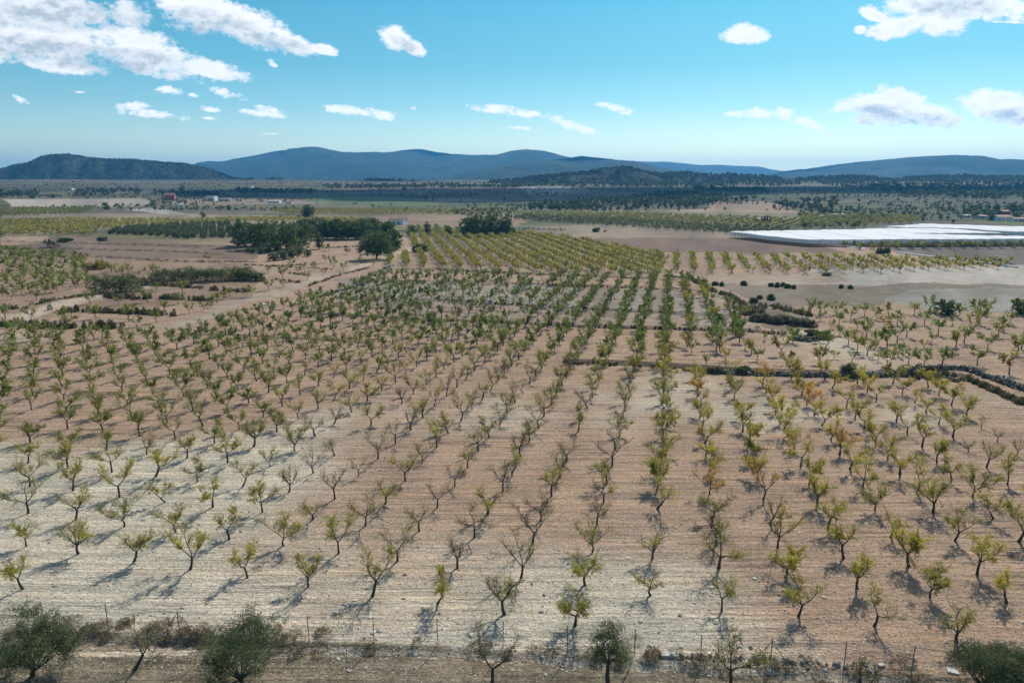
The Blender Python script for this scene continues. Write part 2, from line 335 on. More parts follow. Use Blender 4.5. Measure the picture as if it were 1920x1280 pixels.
# ------------------------------------------------------------------ ground colours (albedo) per field
PALE = np.array((.51, .455, .35)); PINK = np.array((.37, .262, .182)); BROWN = np.array((.20, .145, .11)); GREY = np.array((.26, .24, .20))
TAN = np.array((.33, .26, .19)); PATHC = np.array((.50, .41, .31)); DARK = np.array((.10, .09, .07)); GREEN = np.array((.13, .15, .065)); WHITE = np.array((.52, .50, .45))
FIELDS = [
 # (photo outline of the field, albedo, strength)
 ([(0, 372), (470, 372), (700, 380), (700, 400), (0, 398)], TAN * .7, .35),
 ([(0, 374), (260, 372), (300, 384), (200, 389), (0, 389)], np.array((.40, .35, .28)), .9),
 ([(0, 390), (190, 388), (150, 402), (0, 405)], np.array((.16, .16, .07)), .9),
 ([(230, 393), (300, 390), (380, 402), (340, 404)], WHITE * .8, .8),
 ([(0, 400), (360, 400), (700, 410), (760, 436), (200, 430), (0, 446)], TAN, .7),
 ([(0, 443), (130, 441), (440, 462), (480, 462), (470, 492), (0, 480)], BROWN * .9, .9),
 ([(0, 443), (100, 441), (120, 450), (0, 462)], PINK * 1.05, .9),
 ([(0, 478), (480, 488), (470, 560), (0, 600)], PINK * .72, .75),
 ([(470, 392), (700, 392), (960, 396), (960, 412), (700, 408), (560, 404)], np.array((.19, .155, .08)), .8),
 ([(560, 366), (800, 372), (830, 385), (640, 384), (560, 376)], np.array((.10, .14, .055)), .85),
 ([(640, 345), (1020, 352), (1180, 360), (1230, 372), (1000, 378), (640, 362)], BROWN * .8, .8),
 ([(960, 348), (1060, 350), (1104, 353), (1104, 364), (1000, 365)], GREY * 1.2, .8),
 ([(590, 405), (960, 400), (1000, 410), (960, 425), (760, 425)], PINK * .75, .8),
 ([(950, 392), (1500, 392), (1500, 420), (1350, 432), (1200, 420), (960, 408)], np.array((.19, .175, .11)), .85),
 ([(1000, 424), (1200, 420), (1380, 436), (1380, 448), (1180, 448), (1000, 440)], TAN * .8, .9),
 ([(1130, 446), (1440, 446), (1530, 460), (1600, 478), (1200, 474), (1090, 455)], np.array((.185, .125, .095)), .95),
 ([(1200, 474), (1600, 474), (1900, 500), (1900, 520), (1300, 516)], PINK * .85, .9),
 ([(1320, 376), (1440, 378), (1490, 388), (1494, 400), (1250, 396), (1330, 390)], PINK * .85, .9),
 ([(1660, 464), (1930, 454), (1930, 505), (1900, 500), (1700, 474)], np.array((.145, .13, .112)), .95),
 ([(1540, 505), (1930, 497), (1930, 532), (1600, 536), (1380, 530)], np.array((.40, .375, .32)), .9),
 ([(1310, 515), (1560, 512), (1600, 530), (1340, 534)], TAN * .95, .8),
 ([(1330, 534), (1600, 536), (1930, 530), (1930, 545), (1700, 560), (1640, 575), (1440, 572)], np.array((.185, .16, .125)), .85),
 ([(1700, 545), (1930, 535), (1930, 590), (1760, 582), (1660, 565)], np.array((.26, .255, .215)), .95),
 ([(1340, 550), (1440, 572), (1520, 590), (1510, 632), (1440, 618), (1370, 570)], np.array((.17, .15, .11)), .8),
 ([(620, 520), (1290, 545), (1390, 596), (1275, 588), (640, 562)], GREY * .95, .75),  # grey cloud shade over the terraces, painted into the ground colour
 ([(640, 560), (1290, 590), (1400, 600), (1440, 620), (800, 598)], np.array((.28, .22, .175)), .8),
 ([(760, 437), (965, 437), (1250, 482), (1240, 522), (760, 506), (700, 490)], np.array((.31, .235, .15)), .8),
 # pale tracks
 ([(1512, 451), (1620, 465), (1618, 468), (1510, 454)], WHITE, 1),
 ([(757, 474), (745, 484), (704, 492), (655, 509), (605, 524), (555, 541), (480, 565), (400, 592), (340, 616), (310, 614), (380, 588), (465, 558), (545, 534), (597, 517), (648, 503), (698, 487), (735, 479), (760, 466), (800, 462), (800, 466)], PATHC * .85, .9),
 ([(0, 588), (62, 583), (90, 568), (150, 557), (187, 546), (230, 540), (280, 529), (330, 521), (368, 516), (368, 520), (330, 528), (280, 536), (232, 549), (187, 557), (150, 567), (100, 584), (60, 600), (0, 606)], PATHC * .85, .95),
 ([(-100, 1222), (500, 1212), (900, 1225), (1280, 1245), (1500, 1256), (1930, 1286), (1930, 1310), (1500, 1274), (1280, 1260), (900, 1236), (500, 1222), (-100, 1240)], PATHC, .9),
]
def fieldcolor(X, Y):
    X = np.asarray(X, float); Y = np.asarray(Y, float); D = np.hypot(X, Y)
    n1 = fbm(X / 38, Y / 38, 41, 4)
    col = PALE + (PINK - PALE) * sstep(.36, .62, n1 + np.maximum(sstep(55, 120, Y) * .46, sstep(4, 30, X) * .30) - .15)[..., None]
    col = col * (.86 + .28 * fbm(X / 7, Y / 3, 43, 4))[..., None]
    # patchwork of far fields: strips of different crops
    ca, sa = math.cos(.22), math.sin(.22)
    wx = X + 70 * (fbm(X / 260, Y / 260, 61, 3) - .5); wy = Y + 90 * (fbm(X / 300, Y / 300, 62, 3) - .5)
    a = wx * ca + wy * sa; b = -wx * sa + wy * ca
    cs = np.where(D < 620, 62.0, np.where(D < 1150, 105.0, 190.0)); b = b / cs * 62; a = a / cs * 62 * .75
    rb = np.floor(b / 62); a2 = a + 311 * _hash(rb, rb * 0, 5); ra = np.floor(a2 / (130 + 120 * _hash(rb, rb * 0, 9)))
    h = _hash(ra, rb, 17)
    pal = np.array([TAN * .6, BROWN * .9, (.13, .14, .07), GREY * .7, (.11, .135, .055), (.17, .165, .085), (.16, .15, .085), DARK * 1.2, TAN * 1.05, (.08, .10, .045), (.14, .145, .08), (.10, .115, .06)])
    fc = pal[(h * len(pal)).astype(int).clip(0, len(pal) - 1)]
    eb = np.minimum(b / 62 - rb, 1 - (b / 62 - rb)) * 62
    fc = fc * (1 - .55 * (1 - sstep(2.5, 7, eb)))[..., None]
    fc = fc * (.65 + .7 * fbm(X / 40, Y / 25, 47, 4))[..., None]
    sc_ = sstep(.52, .66, fbm(X / 260, Y / 190, 49, 5))[..., None] * .65; fc = fc * (1 - sc_) + np.array((.085, .09, .055)) * (.7 + .6 * fbm(X / 14, Y / 12, 48, 3))[..., None] * sc_
    fc = fc * (1 - .18 * sstep(700, 1300, D))[..., None]  # far plain darkened in the albedo, standing in for wider cloud shadow
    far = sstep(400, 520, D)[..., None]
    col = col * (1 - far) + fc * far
    # brown weedy ground on the camera's side of the fence
    d = Y - np.interp(X, FENCE[0], FENCE[1])
    near = (1 - sstep(-.3, .5, d + 1.2 * (fbm(X / 2, Y / 2, 51, 3) - .5)))
    wc = np.array((.235, .195, .135)) * (.6 + .8 * fbm(X / 1.8, Y / 1.2, 53, 4))[..., None]
    col = col * (1 - near[..., None]) + wc * near[..., None]
    w = 1.2 + D * .006
    jx = X + w * 3 * (fbm(X / (4 * w), Y / (4 * w), 31, 3) - .5); jy = Y + w * 5 * (fbm(X / (4 * w), Y / (4 * w), 32, 3) - .5)
    jx = np.where(D < 62, X + .8 * (fbm(X, Y, 31, 3) - .5), jx); jy = np.where(D < 62, Y + .8 * (fbm(X, Y, 32, 3) - .5), jy)
    for poly, c, s in FIELDS:
        g = P(*np.array(poly, float).T)[:2]
        m = inpoly(jx, jy, g[0], g[1])
        if not m.any(): continue
        v = (.55 + .9 * fbm(X[m] / (3 + D[m] * .03), Y[m] / (2 + D[m] * .03), 71, 5))[:, None]
        col[m] = col[m] * (1 - s) + c * v * s
    # dark weeds along the terrace lips
    for gx, gy, hh in TERRG:
        dd = Y - np.interp(X, gx, gy)
        k = ((X > gx[0]) & (X < gx[-1])) * np.exp(-((dd - .1) / (.35 + D * .0015)) ** 2) * .9
        col = col * (1 - k[..., None]) + DARK * k[..., None]
    return col

# ------------------------------------------------------------------ ground sheet
def build_ground():
    azf = np.radians(np.linspace(-50, 50, 820)); azb = np.radians(np.linspace(50, 310, 66)[1:-1])
    az = np.concatenate([azf, azb]); na = len(az)
    ys = np.r_[np.arange(1400, 396, -1.45), np.arange(396, HY + 8, -.5), np.arange(HY + 8, HY + 2.6, -.3)]; Df = (P0(960.0, ys)[1])
    Dn = np.array([4, 8, 12, 16, 20, 24.]); D = np.concatenate([Dn[Dn < Df[0] - 1], Df, [22000, 30000]])
    A, DD = np.meshgrid(az, D); X = np.sin(A) * DD; Y = np.cos(A) * DD
    Z = zt(X, Y); Z = np.where(DD > 12000, -30, Z)
    nr = len(D)
    V = np.stack([X, Y, Z], -1).reshape(-1, 3)
    i = np.arange(nr - 1)[:, None] * na; k = np.arange(na)[None]; k2 = (k + 1) % na
    Q = np.stack([i + k, i + k2, i + na + k2, i + na + k], -1).reshape(-1, 4)
    Q = Q[:, ::-1]
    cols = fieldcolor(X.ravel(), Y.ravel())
    V = np.concatenate([V, [[0, 0, float(zt(0., 0.))]]]); cols = np.concatenate([cols, cols[:1]])
    T = np.stack([np.full(na, len(V) - 1), (np.arange(na) + 1) % na, np.arange(na)], -1)
    mb = MB(); mb.add(V, Q, T, col=cols)
    # material: albedo of the field, plough lines, stones
    m, t, N, L = newmat('soil')
    o = N.new('ShaderNodeOutputMaterial'); b = N.new('ShaderNodeBsdfPrincipled'); L.new(b.outputs[0], o.inputs[0])
    b.inputs['Roughness'].default_value = .95; b.inputs['Specular IOR Level'].default_value = .1
    at = N.new('ShaderNodeAttribute'); at.attribute_name = 'Col'
    g = N.new('ShaderNodeNewGeometry')
    def mapn(scale, rot, nsc, det, rough, kind='noise'):
        mp = N.new('ShaderNodeMapping'); mp.inputs['Rotation'].default_value = (0, 0, rot); mp.inputs['Scale'].default_value = scale
        L.new(g.outputs['Position'], mp.inputs[0])
        if kind == 'noise':
            n = N.new('ShaderNodeTexNoise'); n.inputs['Detail'].default_value = det; n.inputs['Roughness'].default_value = rough
        else:
            n = N.new('ShaderNodeTexVoronoi')
        n.inputs['Scale'].default_value = nsc; L.new(mp.outputs[0], n.inputs['Vector']); return n
    rowdir = R(13.6)
    n_str = mapn((.06, 1.0, .3), rowdir, 1.7, 5, .62)            # plough lines along the rows
    n_str2 = mapn((.05, 1.0, .3), rowdir - .05, .75, 4, .6)
    n_fine = mapn((1, 1, 1), 0, 4.5, 6, .7)
    n_big = mapn((1, 1, 1), 0, .16, 5, .6)
    vor = mapn((1, 1.2, 1), 0, 3.2, 0, 0, 'v')
    def mr(v, a0, a1, b0, b1):
        n = N.new('ShaderNodeMapRange'); L.new(v, n.inputs[0])
        for k, q in enumerate((a0, a1, b0, b1)): n.inputs[k + 1].default_value = q
        return n.outputs[0]
    def mm(op, a, c):
        n = N.new('ShaderNodeMath'); n.operation = op
        for k, q in enumerate((a, c)):
            if isinstance(q, (int, float)): n.inputs[k].default_value = q
            else: L.new(q, n.inputs[k])
        return n.outputs[0]
    n_mask = mapn((1, 1, 1), 0, .07, 3, .5); n_clod = mapn((1, 1.6, 1), rowdir, 1.9, 4, .75)
    strf = mm('MULTIPLY', mm('SUBTRACT', n_str.outputs['Fac'], .5), mr(n_mask.outputs['Fac'], .38, .6, .7, 2.4))
    f = mm('MULTIPLY', mm('ADD', strf, 1.0), mr(n_str2.outputs['Fac'], .3, .7, .84, 1.13))
    f = mm('MULTIPLY', f, mr(n_clod.outputs['Fac'], .34, .66, .66, 1.22))
    f = mm('MULTIPLY', f, mr(n_fine.outputs['Fac'], .33, .67, .66, 1.32))
    f = mm('MULTIPLY', f, mr(n_big.outputs['Fac'], .3, .7, .9, 1.1))
    n_line = mapn((.045, 1.0, .3), rowdir + .02, 4.2, 3, .55)     # dark furrows
    ln = mm('MULTIPLY', mr(n_line.outputs['Fac'], .53, .64, 0, .42), mr(n_mask.outputs['Fac'], .36, .55, .35, 1.0))
    f = mm('MULTIPLY', f, mm('SUBTRACT', 1.0, ln))
    sc1 = N.new('ShaderNodeVectorMath'); sc1.operation = 'SCALE'; L.new(at.outputs['Color'], sc1.inputs[0]); L.new(f, sc1.inputs['Scale'])
    # reddish clods in the furrows
    mixr = N.new('ShaderNodeMix'); mixr.data_type = 'RGBA'; mixr.blend_type = 'MULTIPLY'
    L.new(mr(n_str2.outputs['Fac'], .45, .7, 0, .55), mixr.inputs[0]); L.new(sc1.outputs[0], mixr.inputs[6]); mixr.inputs[7].default_value = (1.0, .84, .72, 1)
    # pale limestones
    stone = mm('MULTIPLY', mm('LESS_THAN', vor.outputs['Distance'], .17), mm('GREATER_THAN', vor.outputs['Color'], .45))
    sx2 = N.new('ShaderNodeSeparateXYZ'); L.new(g.outputs['Position'], sx2.inputs[0])
    stone = mm('MULTIPLY', stone, mr(sx2.outputs['Y'], 60, 130, .75, 0.15))
    mixs = N.new('ShaderNodeMix'); mixs.data_type = 'RGBA'; L.new(stone, mixs.inputs[0]); L.new(mixr.outputs[2], mixs.inputs[6]); mixs.inputs[7].default_value = (.55, .52, .45, 1)
    L.new(mixs.outputs[2], b.inputs['Base Color'])
    hgt = mm('ADD', mm('MULTIPLY', n_str.outputs['Fac'], .16), mm('MULTIPLY', n_fine.outputs['Fac'], .10))
    hgt = mm('ADD', hgt, mm('ADD', mm('MULTIPLY', n_str2.outputs['Fac'], .2), mm('MULTIPLY', n_clod.outputs['Fac'], .22)))
    bp = N.new('ShaderNodeBump'); bp.inputs['Strength'].default_value = .8; bp.inputs['Distance'].default_value = 1.0
    L.new(hgt, bp.inputs['Height']); L.new(bp.outputs[0], b.inputs['Normal'])
    tag(mb.obj('ground', m, color=True), kind='structure')
build_ground()

# ------------------------------------------------------------------ hills
def px_ridge(pts, Yd):
    U, V = px_dir(*np.array(pts, float).T); return U * Yd, HC + V * Yd
def hill(pts, Yd, depth, col, seed, rough=.13, nu=260, nd=70, wob=.35):
    gx, gz = px_ridge(pts, Yd)
    xs = np.linspace(gx[0], gx[-1], nu); zr = np.interp(xs, gx, gz)
    k = np.ones(5) / 5; zr = np.convolve(np.pad(zr, 2, 'edge'), k, 'valid')
    s = np.linspace(-1, .9, nd); S, Xg = np.meshgrid(s, xs, indexing='ij'); Zr = np.broadcast_to(zr, Xg.shape)
    wl_ = depth * .34
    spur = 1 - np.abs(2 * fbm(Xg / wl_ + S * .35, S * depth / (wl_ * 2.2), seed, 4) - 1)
    Yg = Yd + S * depth + wob * depth * (fbm(Xg / wl_, Xg * 0, seed + 9, 2) - .5) * (1 - np.abs(S)) * (np.abs(S) > .02)
    prof = np.where(S < 0, np.cos(S * math.pi / 2) ** 1.15, np.cos(S * math.pi / 2))
    Z = (Zr + 12) * prof * (1 - .6 * np.minimum(1, np.abs(S) * 3.0) * (1 - spur)) - 12
    Z += (fbm(Xg / 60, Yg / 60, seed + 3, 4) - .5) * rough * 60 * np.minimum(1, Zr / 60)
    n = fbm(Xg / 160, Yg / 220, seed + 5, 5)
    cc = np.asarray(col) * ((.3 + 1.4 * n) * (.35 + 1.3 * spur))[..., None]  # mottled forest; gullies between spurs darkened in colour to stand for fold shading
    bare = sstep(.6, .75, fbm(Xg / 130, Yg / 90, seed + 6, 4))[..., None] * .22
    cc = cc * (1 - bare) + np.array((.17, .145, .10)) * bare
    mb = MB(); i = np.arange(nd - 1)[:, None] * nu; kk = np.arange(nu - 1)[None]
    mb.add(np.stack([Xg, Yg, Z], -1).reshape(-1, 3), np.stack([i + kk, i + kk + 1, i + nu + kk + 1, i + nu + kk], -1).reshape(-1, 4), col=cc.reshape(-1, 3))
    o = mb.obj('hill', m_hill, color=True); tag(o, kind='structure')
    return (xs, Yg, Z, S)
FOR = (.019, .03, .016)
hill([(1000, 318), (1165, 300), (1200, 303), (1250, 304), (1280, 307), (1300, 310), (1350, 309), (1380, 311), (1420, 312), (1450, 319), (1475, 324), (1600, 340)], 9500, 2200, FOR, 3)
hill([(200, 340), (300, 325), (350, 311), (400, 308), (430, 300), (470, 293), (520, 283), (560, 279), (600, 276), (640, 285), (680, 288), (730, 286), (765, 280), (790, 279), (815, 284), (850, 289), (900, 291), (935, 290), (960, 283), (985, 280), (1020, 284), (1045, 291), (1080, 300), (1160, 318), (1230, 338)], 7200, 2300, FOR, 11, nu=340)
hill([(760, 345), (850, 332), (900, 318), (950, 308), (1000, 304), (1060, 297), (1090, 292), (1120, 295), (1160, 300), (1200, 309), (1250, 322), (1330, 335), (1400, 345)], 5200, 1500, FOR, 23)
hill([(1380, 345), (1475, 322), (1495, 318), (1540, 315), (1580, 308), (1620, 303), (1660, 299), (1700, 295), (1740, 293), (1790, 294), (1830, 303), (1870, 313), (1900, 320), (1940, 324), (2000, 331), (2200, 345)], 5600, 1700, FOR, 31, nu=320)
L1 = hill([(-260, 345), (-100, 326), (0, 318), (60, 305), (100, 291), (125, 288), (150, 292), (200, 297), (250, 299), (300, 303), (345, 306), (380, 312), (415, 325), (440, 333), (520, 345)], 3000, 330, (.028, .034, .018), 43, nu=320)
hill([(-400, 335), (-200, 322), (-60, 312), (-10, 314), (60, 330), (120, 345)], 5200, 900, FOR, 47, nu=140)
L6 = hill([(740, 352), (840, 346), (900, 342), (950, 339), (1000, 333), (1050, 329), (1100, 323), (1140, 317), (1175, 314), (1200, 321), (1230, 326), (1280, 324), (1320, 329), (1360, 326), (1400, 329), (1440, 331), (1480, 333), (1510, 335), (1550, 332), (1600, 331), (1650, 334), (1700, 333), (1750, 332), (1800, 330), (1850, 332), (1920, 332), (2100, 334), (2300, 345)], 2500, 260, (.03, .034, .02), 59, nu=420, nd=60)
L7 = hill([(380, 345), (470, 336), (560, 338), (600, 341), (640, 341), (700, 337), (780, 338), (820, 343), (900, 350)], 2650, 130, (.03, .034, .02), 67, nu=160, nd=40)

# cloud out of the picture whose shadow darkens the far plain
def cloud(cx, cy, rx, ry, z0, seed):
    nu, nv = 90, 40; th = np.linspace(0, 2 * math.pi, nu, endpoint=False); ph = np.linspace(-math.pi / 2, math.pi / 2, nv); T, Pp = np.meshgrid(th, ph)
    x = np.cos(T) * np.cos(Pp); y = np.sin(T) * np.cos(Pp); z = np.sin(Pp); k = .62 + .75 * fbm(x * 2.2 + 9, y * 2.2 + 7, seed, 5)
    Z = np.where(z > 0, z * 420 * k + 120 * (fbm(x * 7 + 5, y * 7 + 5, seed + 3, 4) - .5), z * 60)
    V = np.stack([cx + x * rx * k, cy + y * ry * k, z0 + Z], -1).reshape(-1, 3); i = np.arange(nv - 1)[:, None] * nu; q = np.arange(nu)[None]; q2 = (q + 1) % nu
    mb = MB(); mb.add(V, np.stack([i + q, i + q2, i + nu + q2, i + nu + q], -1).reshape(-1, 4))
    tag(mb.obj('cloud', simple('cloud_vapour', (.9, .9, .9), 1, .002, .03)), kind='structure')
cloud(940 + 250, 1845 + 1680, 900, 230, 1800, 5)

# haze
def haze_box():
    mb = MB(); box(mb, -14000, 14000, -1500, 14000, -60, 450)
    m, t, N, L = newmat('haze_air'); o = N.new('ShaderNodeOutputMaterial'); v = N.new('ShaderNodeVolumePrincipled')
    v.inputs['Density'].default_value = 8.5e-5; v.inputs['Color'].default_value = (.11, .50, 1.0, 1); v.inputs['Anisotropy'].default_value = .3
    L.new(v.outputs[0], o.inputs['Volume'])
    o2 = mb.obj('haze', m, smooth=False); tag(o2, kind='stuff')
haze_box()

# ------------------------------------------------------------------ almond trees
def almond_skel(seed, limbs=3, whips=9, lean=.12, spread=1.0, young=False):
    """returns list of (points, radii) for wood and (centres, directions) along the leafy whips"""
    r = np.random.default_rng(seed)
    wood = []; tips = []
    h0 = r.uniform(.85, 1.25); la = r.uniform(0, 6.28); ln = r.uniform(.0, lean) * 2.2
    top = np.array([math.cos(la) * ln, math.sin(la) * ln, h0]); rt = r.uniform(.085, .12) * (.5 if young else 1)
    mid = top * .5 + np.array([r.normal() * .05, r.normal() * .05, 0])
    wood.append(([(0, 0, -.25), (0, 0, .0), mid, top], [rt * 1.9, rt * 1.35, rt * 1.0, rt * .92]))
    a0 = r.uniform(0, 6.28)
    for i in range(limbs):
        az = a0 + i * 2 * math.pi / limbs + r.normal() * .3
        el = r.uniform(.45, .85); L = r.uniform(1.15, 1.65) * spread
        p = [top.copy()]; d = np.array([math.cos(az) * math.cos(el), math.sin(az) * math.cos(el), math.sin(el)])
        n = 5
        for k in range(n):
            d = d + r.normal(size=3) * .16 + np.array([0, 0, .10]); d /= np.linalg.norm(d); p.append(p[-1] + d * L / n)
        rr = np.linspace(rt * .62, rt * .28, n + 1); wood.append((p, rr))
        kids = [(p[-1], d, rt * .25, 1.0), (p[-1], d, rt * .22, .9), (p[3], d, rt * .22, .85), (p[2], d, rt * .16, .6)]
        for (q, dd, r0, sc_) in kids:
            a2 = az + r.normal() * .9; e2 = r.uniform(.35, 1.15)
            d2 = dd * .6 + np.array([math.cos(a2) * math.cos(e2), math.sin(a2) * math.cos(e2), math.sin(e2)]); d2 /= np.linalg.norm(d2)
            L2 = r.uniform(.75, 1.15) * sc_ * spread; pp = [q]
            for k in range(4):
                d2 = d2 + r.normal(size=3) * .2 + np.array([0, 0, .05]); d2 /= np.linalg.norm(d2); pp.append(pp[-1] + d2 * L2 / 4)
            wood.append((pp, np.linspace(r0, r0 * .35, 5)))
            for w in range(whips):
                t = r.uniform(.15, 1.0); k = min(int(t * 4), 3); s = pp[k] + (pp[k + 1] - pp[k]) * (t * 4 - k)
                d3 = d2 * .5 + r.normal(size=3) * .55 + np.array([0, 0, .35]); d3 /= np.linalg.norm(d3)
                L3 = r.uniform(.5, 1.3) * sc_ ** .5; e = s + d3 * L3 + np.array([0, 0, -.04]); m = (s + e) / 2 + r.normal(size=3) * .04
                wood.append(([s, m, e], [.011, .008, .003])); tips.append((s, e, d3))
                for x in range(2):
                    t = r.uniform(.2, .8); s2 = s + (e - s) * t; d4 = d3 + r.normal(size=3) * .6; d4 /= np.linalg.norm(d4); e2_ = s2 + d4 * r.uniform(.2, .45)
                    wood.append(([s2, e2_], [.006, .003])); tips.append((s2, e2_, d4))
    return wood, tips
def wood_mb(wood, minr=0, col=None, sides=(6, 4, 3)):
    mb = MB()
    for p, r in wood:
        r0 = r[0]
        if r0 < minr: continue
        tube(mb, p, r, sides[0] if r0 > .06 else sides[1] if r0 > .02 else sides[2], col)
    return mb
def crown_mb(tips, seed, n, L, W, col=(1, 1, 1), bias=None):
    r = np.random.default_rng(seed); S = np.array([t[0] for t in tips]); E_ = np.array([t[1] for t in tips]); Dr = np.array([t[2] for t in tips])
    w = np.ones(len(tips))
    az = r.uniform(0, 6.28); w *= (.35 + .65 * (np.sin(np.arctan2(E_[:, 1], E_[:, 0]) + az) > -.3)) * r.uniform(.2, 1.6, len(tips))
    i = r.choice(len(tips), n, p=w / w.sum()); t = r.uniform(.1, 1.08, n)[:, None]
    c = S[i] + (E_[i] - S[i]) * t + r.normal(size=(n, 3)) * .06
    mb = MB(); leaves(mb, r, c, L, W, .15, None, Dr[i]); return mb
SK = []
for s in range(16):
    SK.append(almond_skel(100 + s, limbs=[3, 3, 2, 4, 3, 3, 2, 4, 3, 3, 2, 3, 4, 3, 2, 3][s], spread=[1, 1.12, 1.05, .95, 1, 1.2, 1.1, .85, .9, 1.25, .75, 1.05, 1.15, .8, 1.2, 1][s], lean=[.1, .2, .3, .05, .15, .1, .3, .1, .35, .15, .2, .3, .05, .2, .15, .4][s]))
WOODM = [wood_mb(k[0]).mesh('trunk', m_bark) for k in SK]
LEAFN = [260, 1050, 2300, 4000]
CROWNM = {(k, d): crown_mb(SK[k][1], 500 + k * 7 + d, LEAFN[d], .145, .052).mesh('crown', m_leaf, smooth=False) for k in range(16) for d in range(4)}
# low detail copies for the far orchards
def lod_arrays(k, n, L, W, minr, sides):
    wb = wood_mb(SK[k][0], minr, (.055, .045, .036), sides); V, Q, T, _ = wb.arrays()
    cb = crown_mb(SK[k][1], 900 + k, n, L, W); V2, Q2, _, _ = cb.arrays()
    return V, Q, V2, Q2
LOD1 = [lod_arrays(k, 1100, .28, .12, .025, (5, 4, 3)) for k in range(8)]
LOD2 = [lod_arrays(k, 260, .5, .23, .05, (3, 3, 3)) for k in range(6)]
LOD3 = [lod_arrays(k, 85, .9, .45, .09, (3, 3, 3)) for k in range(4)]

HM = np.array([[0.09749462595507699, -0.07603857708303928, -0.7131370772921246], [0.006022984017154296, -0.026050028431336733, 0.35896238015658005], [-0.020052190593365524, 0.1108514905842141, 1.0]])
ROWS = {0: [(0, 43, 1104)],
 1: list(zip(range(10), [49, 147, 251, 357, 464, 578, 698, 820, 946, 1078], [1024, 1038, 1053, 1067, 1083, 1099, 1118, 1131, 1152, 1173])),
 2: list(zip(range(16), [53, 142, 233, 330, 430, 531, 635, 745, 858, 977, 1097, 1220, 1353, 1497, 1639, 1793], [962, 974, 987, 997, 1011, 1023, 1037, 1052, 1065, 1083, 1097, 1116, 1145, 1155, 1173, 1203])),
 3: list(zip(range(18), [56, 137, 224, 310, 399, 492, 587, 685, 786, 890, 998, 1111, 1223, 1348, 1473, 1607, 1744, 1888], [912, 920, 932, 941, 950, 960, 973, 985, 995, 1007, 1020, 1034, 1047, 1065, 1082, 1102, 1119, 1129])),
 4: list(zip(list(range(13)) + [14, 15, 16, 17, 18], [53, 128, 210, 292, 370, 455, 542, 628, 723, 820, 915, 1014, 1119, 1343, 1458, 1582, 1704, 1832], [868, 877, 885, 893, 903, 912, 922, 935, 943, 951, 962, 975, 985, 1022, 1028, 1047, 1062, 1077])),
 5: [(10, 853, 912), (11, 943, 921), (12, 1034, 930), (13, 1132, 942), (14, 1232, 953), (15, 1334, 972), (16, 1443, 980), (17, 1553, 990), (18, 1670, 1006), (19, 1790, 1013), (20, 1910, 1015)]}
MEAS = {(c, j): (x, y) for j, l in ROWS.items() for c, x, y in l}
def lat(c, j):
    q = HM @ np.array([c, j, 1.0]); return q[0] / q[2] * FP + 960, q[1] / q[2] * FP + 640
RES = np.array([(c, j, x - lat(c, j)[0], y - lat(c, j)[1]) for (c, j), (x, y) in MEAS.items()])
def lattice(c, j):
    if (c, j) in MEAS: return MEAS[(c, j)]
    x, y = lat(c, j); d2 = (RES[:, 0] - c) ** 2 + (RES[:, 1] - j) ** 2; w = 1 / (d2 + 1) ** 2; k = max(0, 1 - math.sqrt(d2.min()) / 9)
    return x + (w * RES[:, 2]).sum() / w.sum() * k, y + (w * RES[:, 3]).sum() / w.sum() * k
rs = np.random.default_rng(7)
ALM = []      # (X, Y, scale, density level, colour, sort key, row j, index c)
G_GREEN = np.array((.15, .19, .05)); G_OLIVE = np.array((.20, .205, .07)); G_YEL = np.array((.33, .295, .07)); G_ORG = np.array((.36, .235, .08)); G_FRESH = np.array((.13, .195, .05)); G_PALE = np.array((.16, .165, .06))
def style(px, py, r):
    """leaf colour and density by place in the orchard, as the photograph shows them"""
    if py < 660 or (px > 1280 and py < 702):
        dens = 3 if r.random() < .7 else 2; c = (G_FRESH + (G_OLIVE - G_FRESH) * r.uniform(0, .8)) * (.8 if py < 610 else .9)
        if px > 1280 and r.random() < .22: c = G_YEL * .8
    elif py > 1090 and px < 1300: dens = r.choice([1, 1, 2]); c = G_OLIVE + (G_YEL - G_OLIVE) * r.uniform(.1, .8)
    elif px > 1450 and py > 860: dens = r.choice([2, 2, 3, 1]); c = G_OLIVE + (G_YEL - G_OLIVE) * r.uniform(.1, .75)
    elif px > 1230 and py > 960: dens = r.choice([0, 0, 1]); c = G_OLIVE + (G_YEL - G_OLIVE) * r.uniform(0, .6)
    elif px > 1230:
        dens = r.choice([1, 2, 2, 3]); t = r.random(); c = (G_YEL if t < .55 else G_ORG if t < .85 else G_OLIVE) * r.uniform(.75, 1.05)
        if px > 1600: c = G_OLIVE + (G_YEL - G_OLIVE) * r.uniform(.2, .9)
        if px < 1300: c = G_OLIVE + (G_YEL - G_OLIVE) * r.uniform(.0, .8)
    elif px > 640 and py > 830: dens = r.choice([0, 0, 1, 1]); c = G_OLIVE + (G_YEL - G_OLIVE) * r.uniform(0, .6)
    elif px > 560 and py > 700: dens = r.choice([0, 1, 1, 2]); c = G_OLIVE + (G_YEL - G_OLIVE) * r.uniform(0, .4)
    elif py > 850: dens = r.choice([1, 2, 2]); c = G_OLIVE + (G_YEL - G_OLIVE) * r.uniform(0, .8)
    else: dens = r.choice([1, 2, 2, 3]); c = G_GREEN + (G_OLIVE - G_GREEN) * r.uniform(.1, 1)
    return int(dens), np.asarray(c) * r.uniform(.85, 1.15)
def dl(x, pts):
    a = np.array(pts, float); return np.interp(x, a[:, 0], a[:, 1])
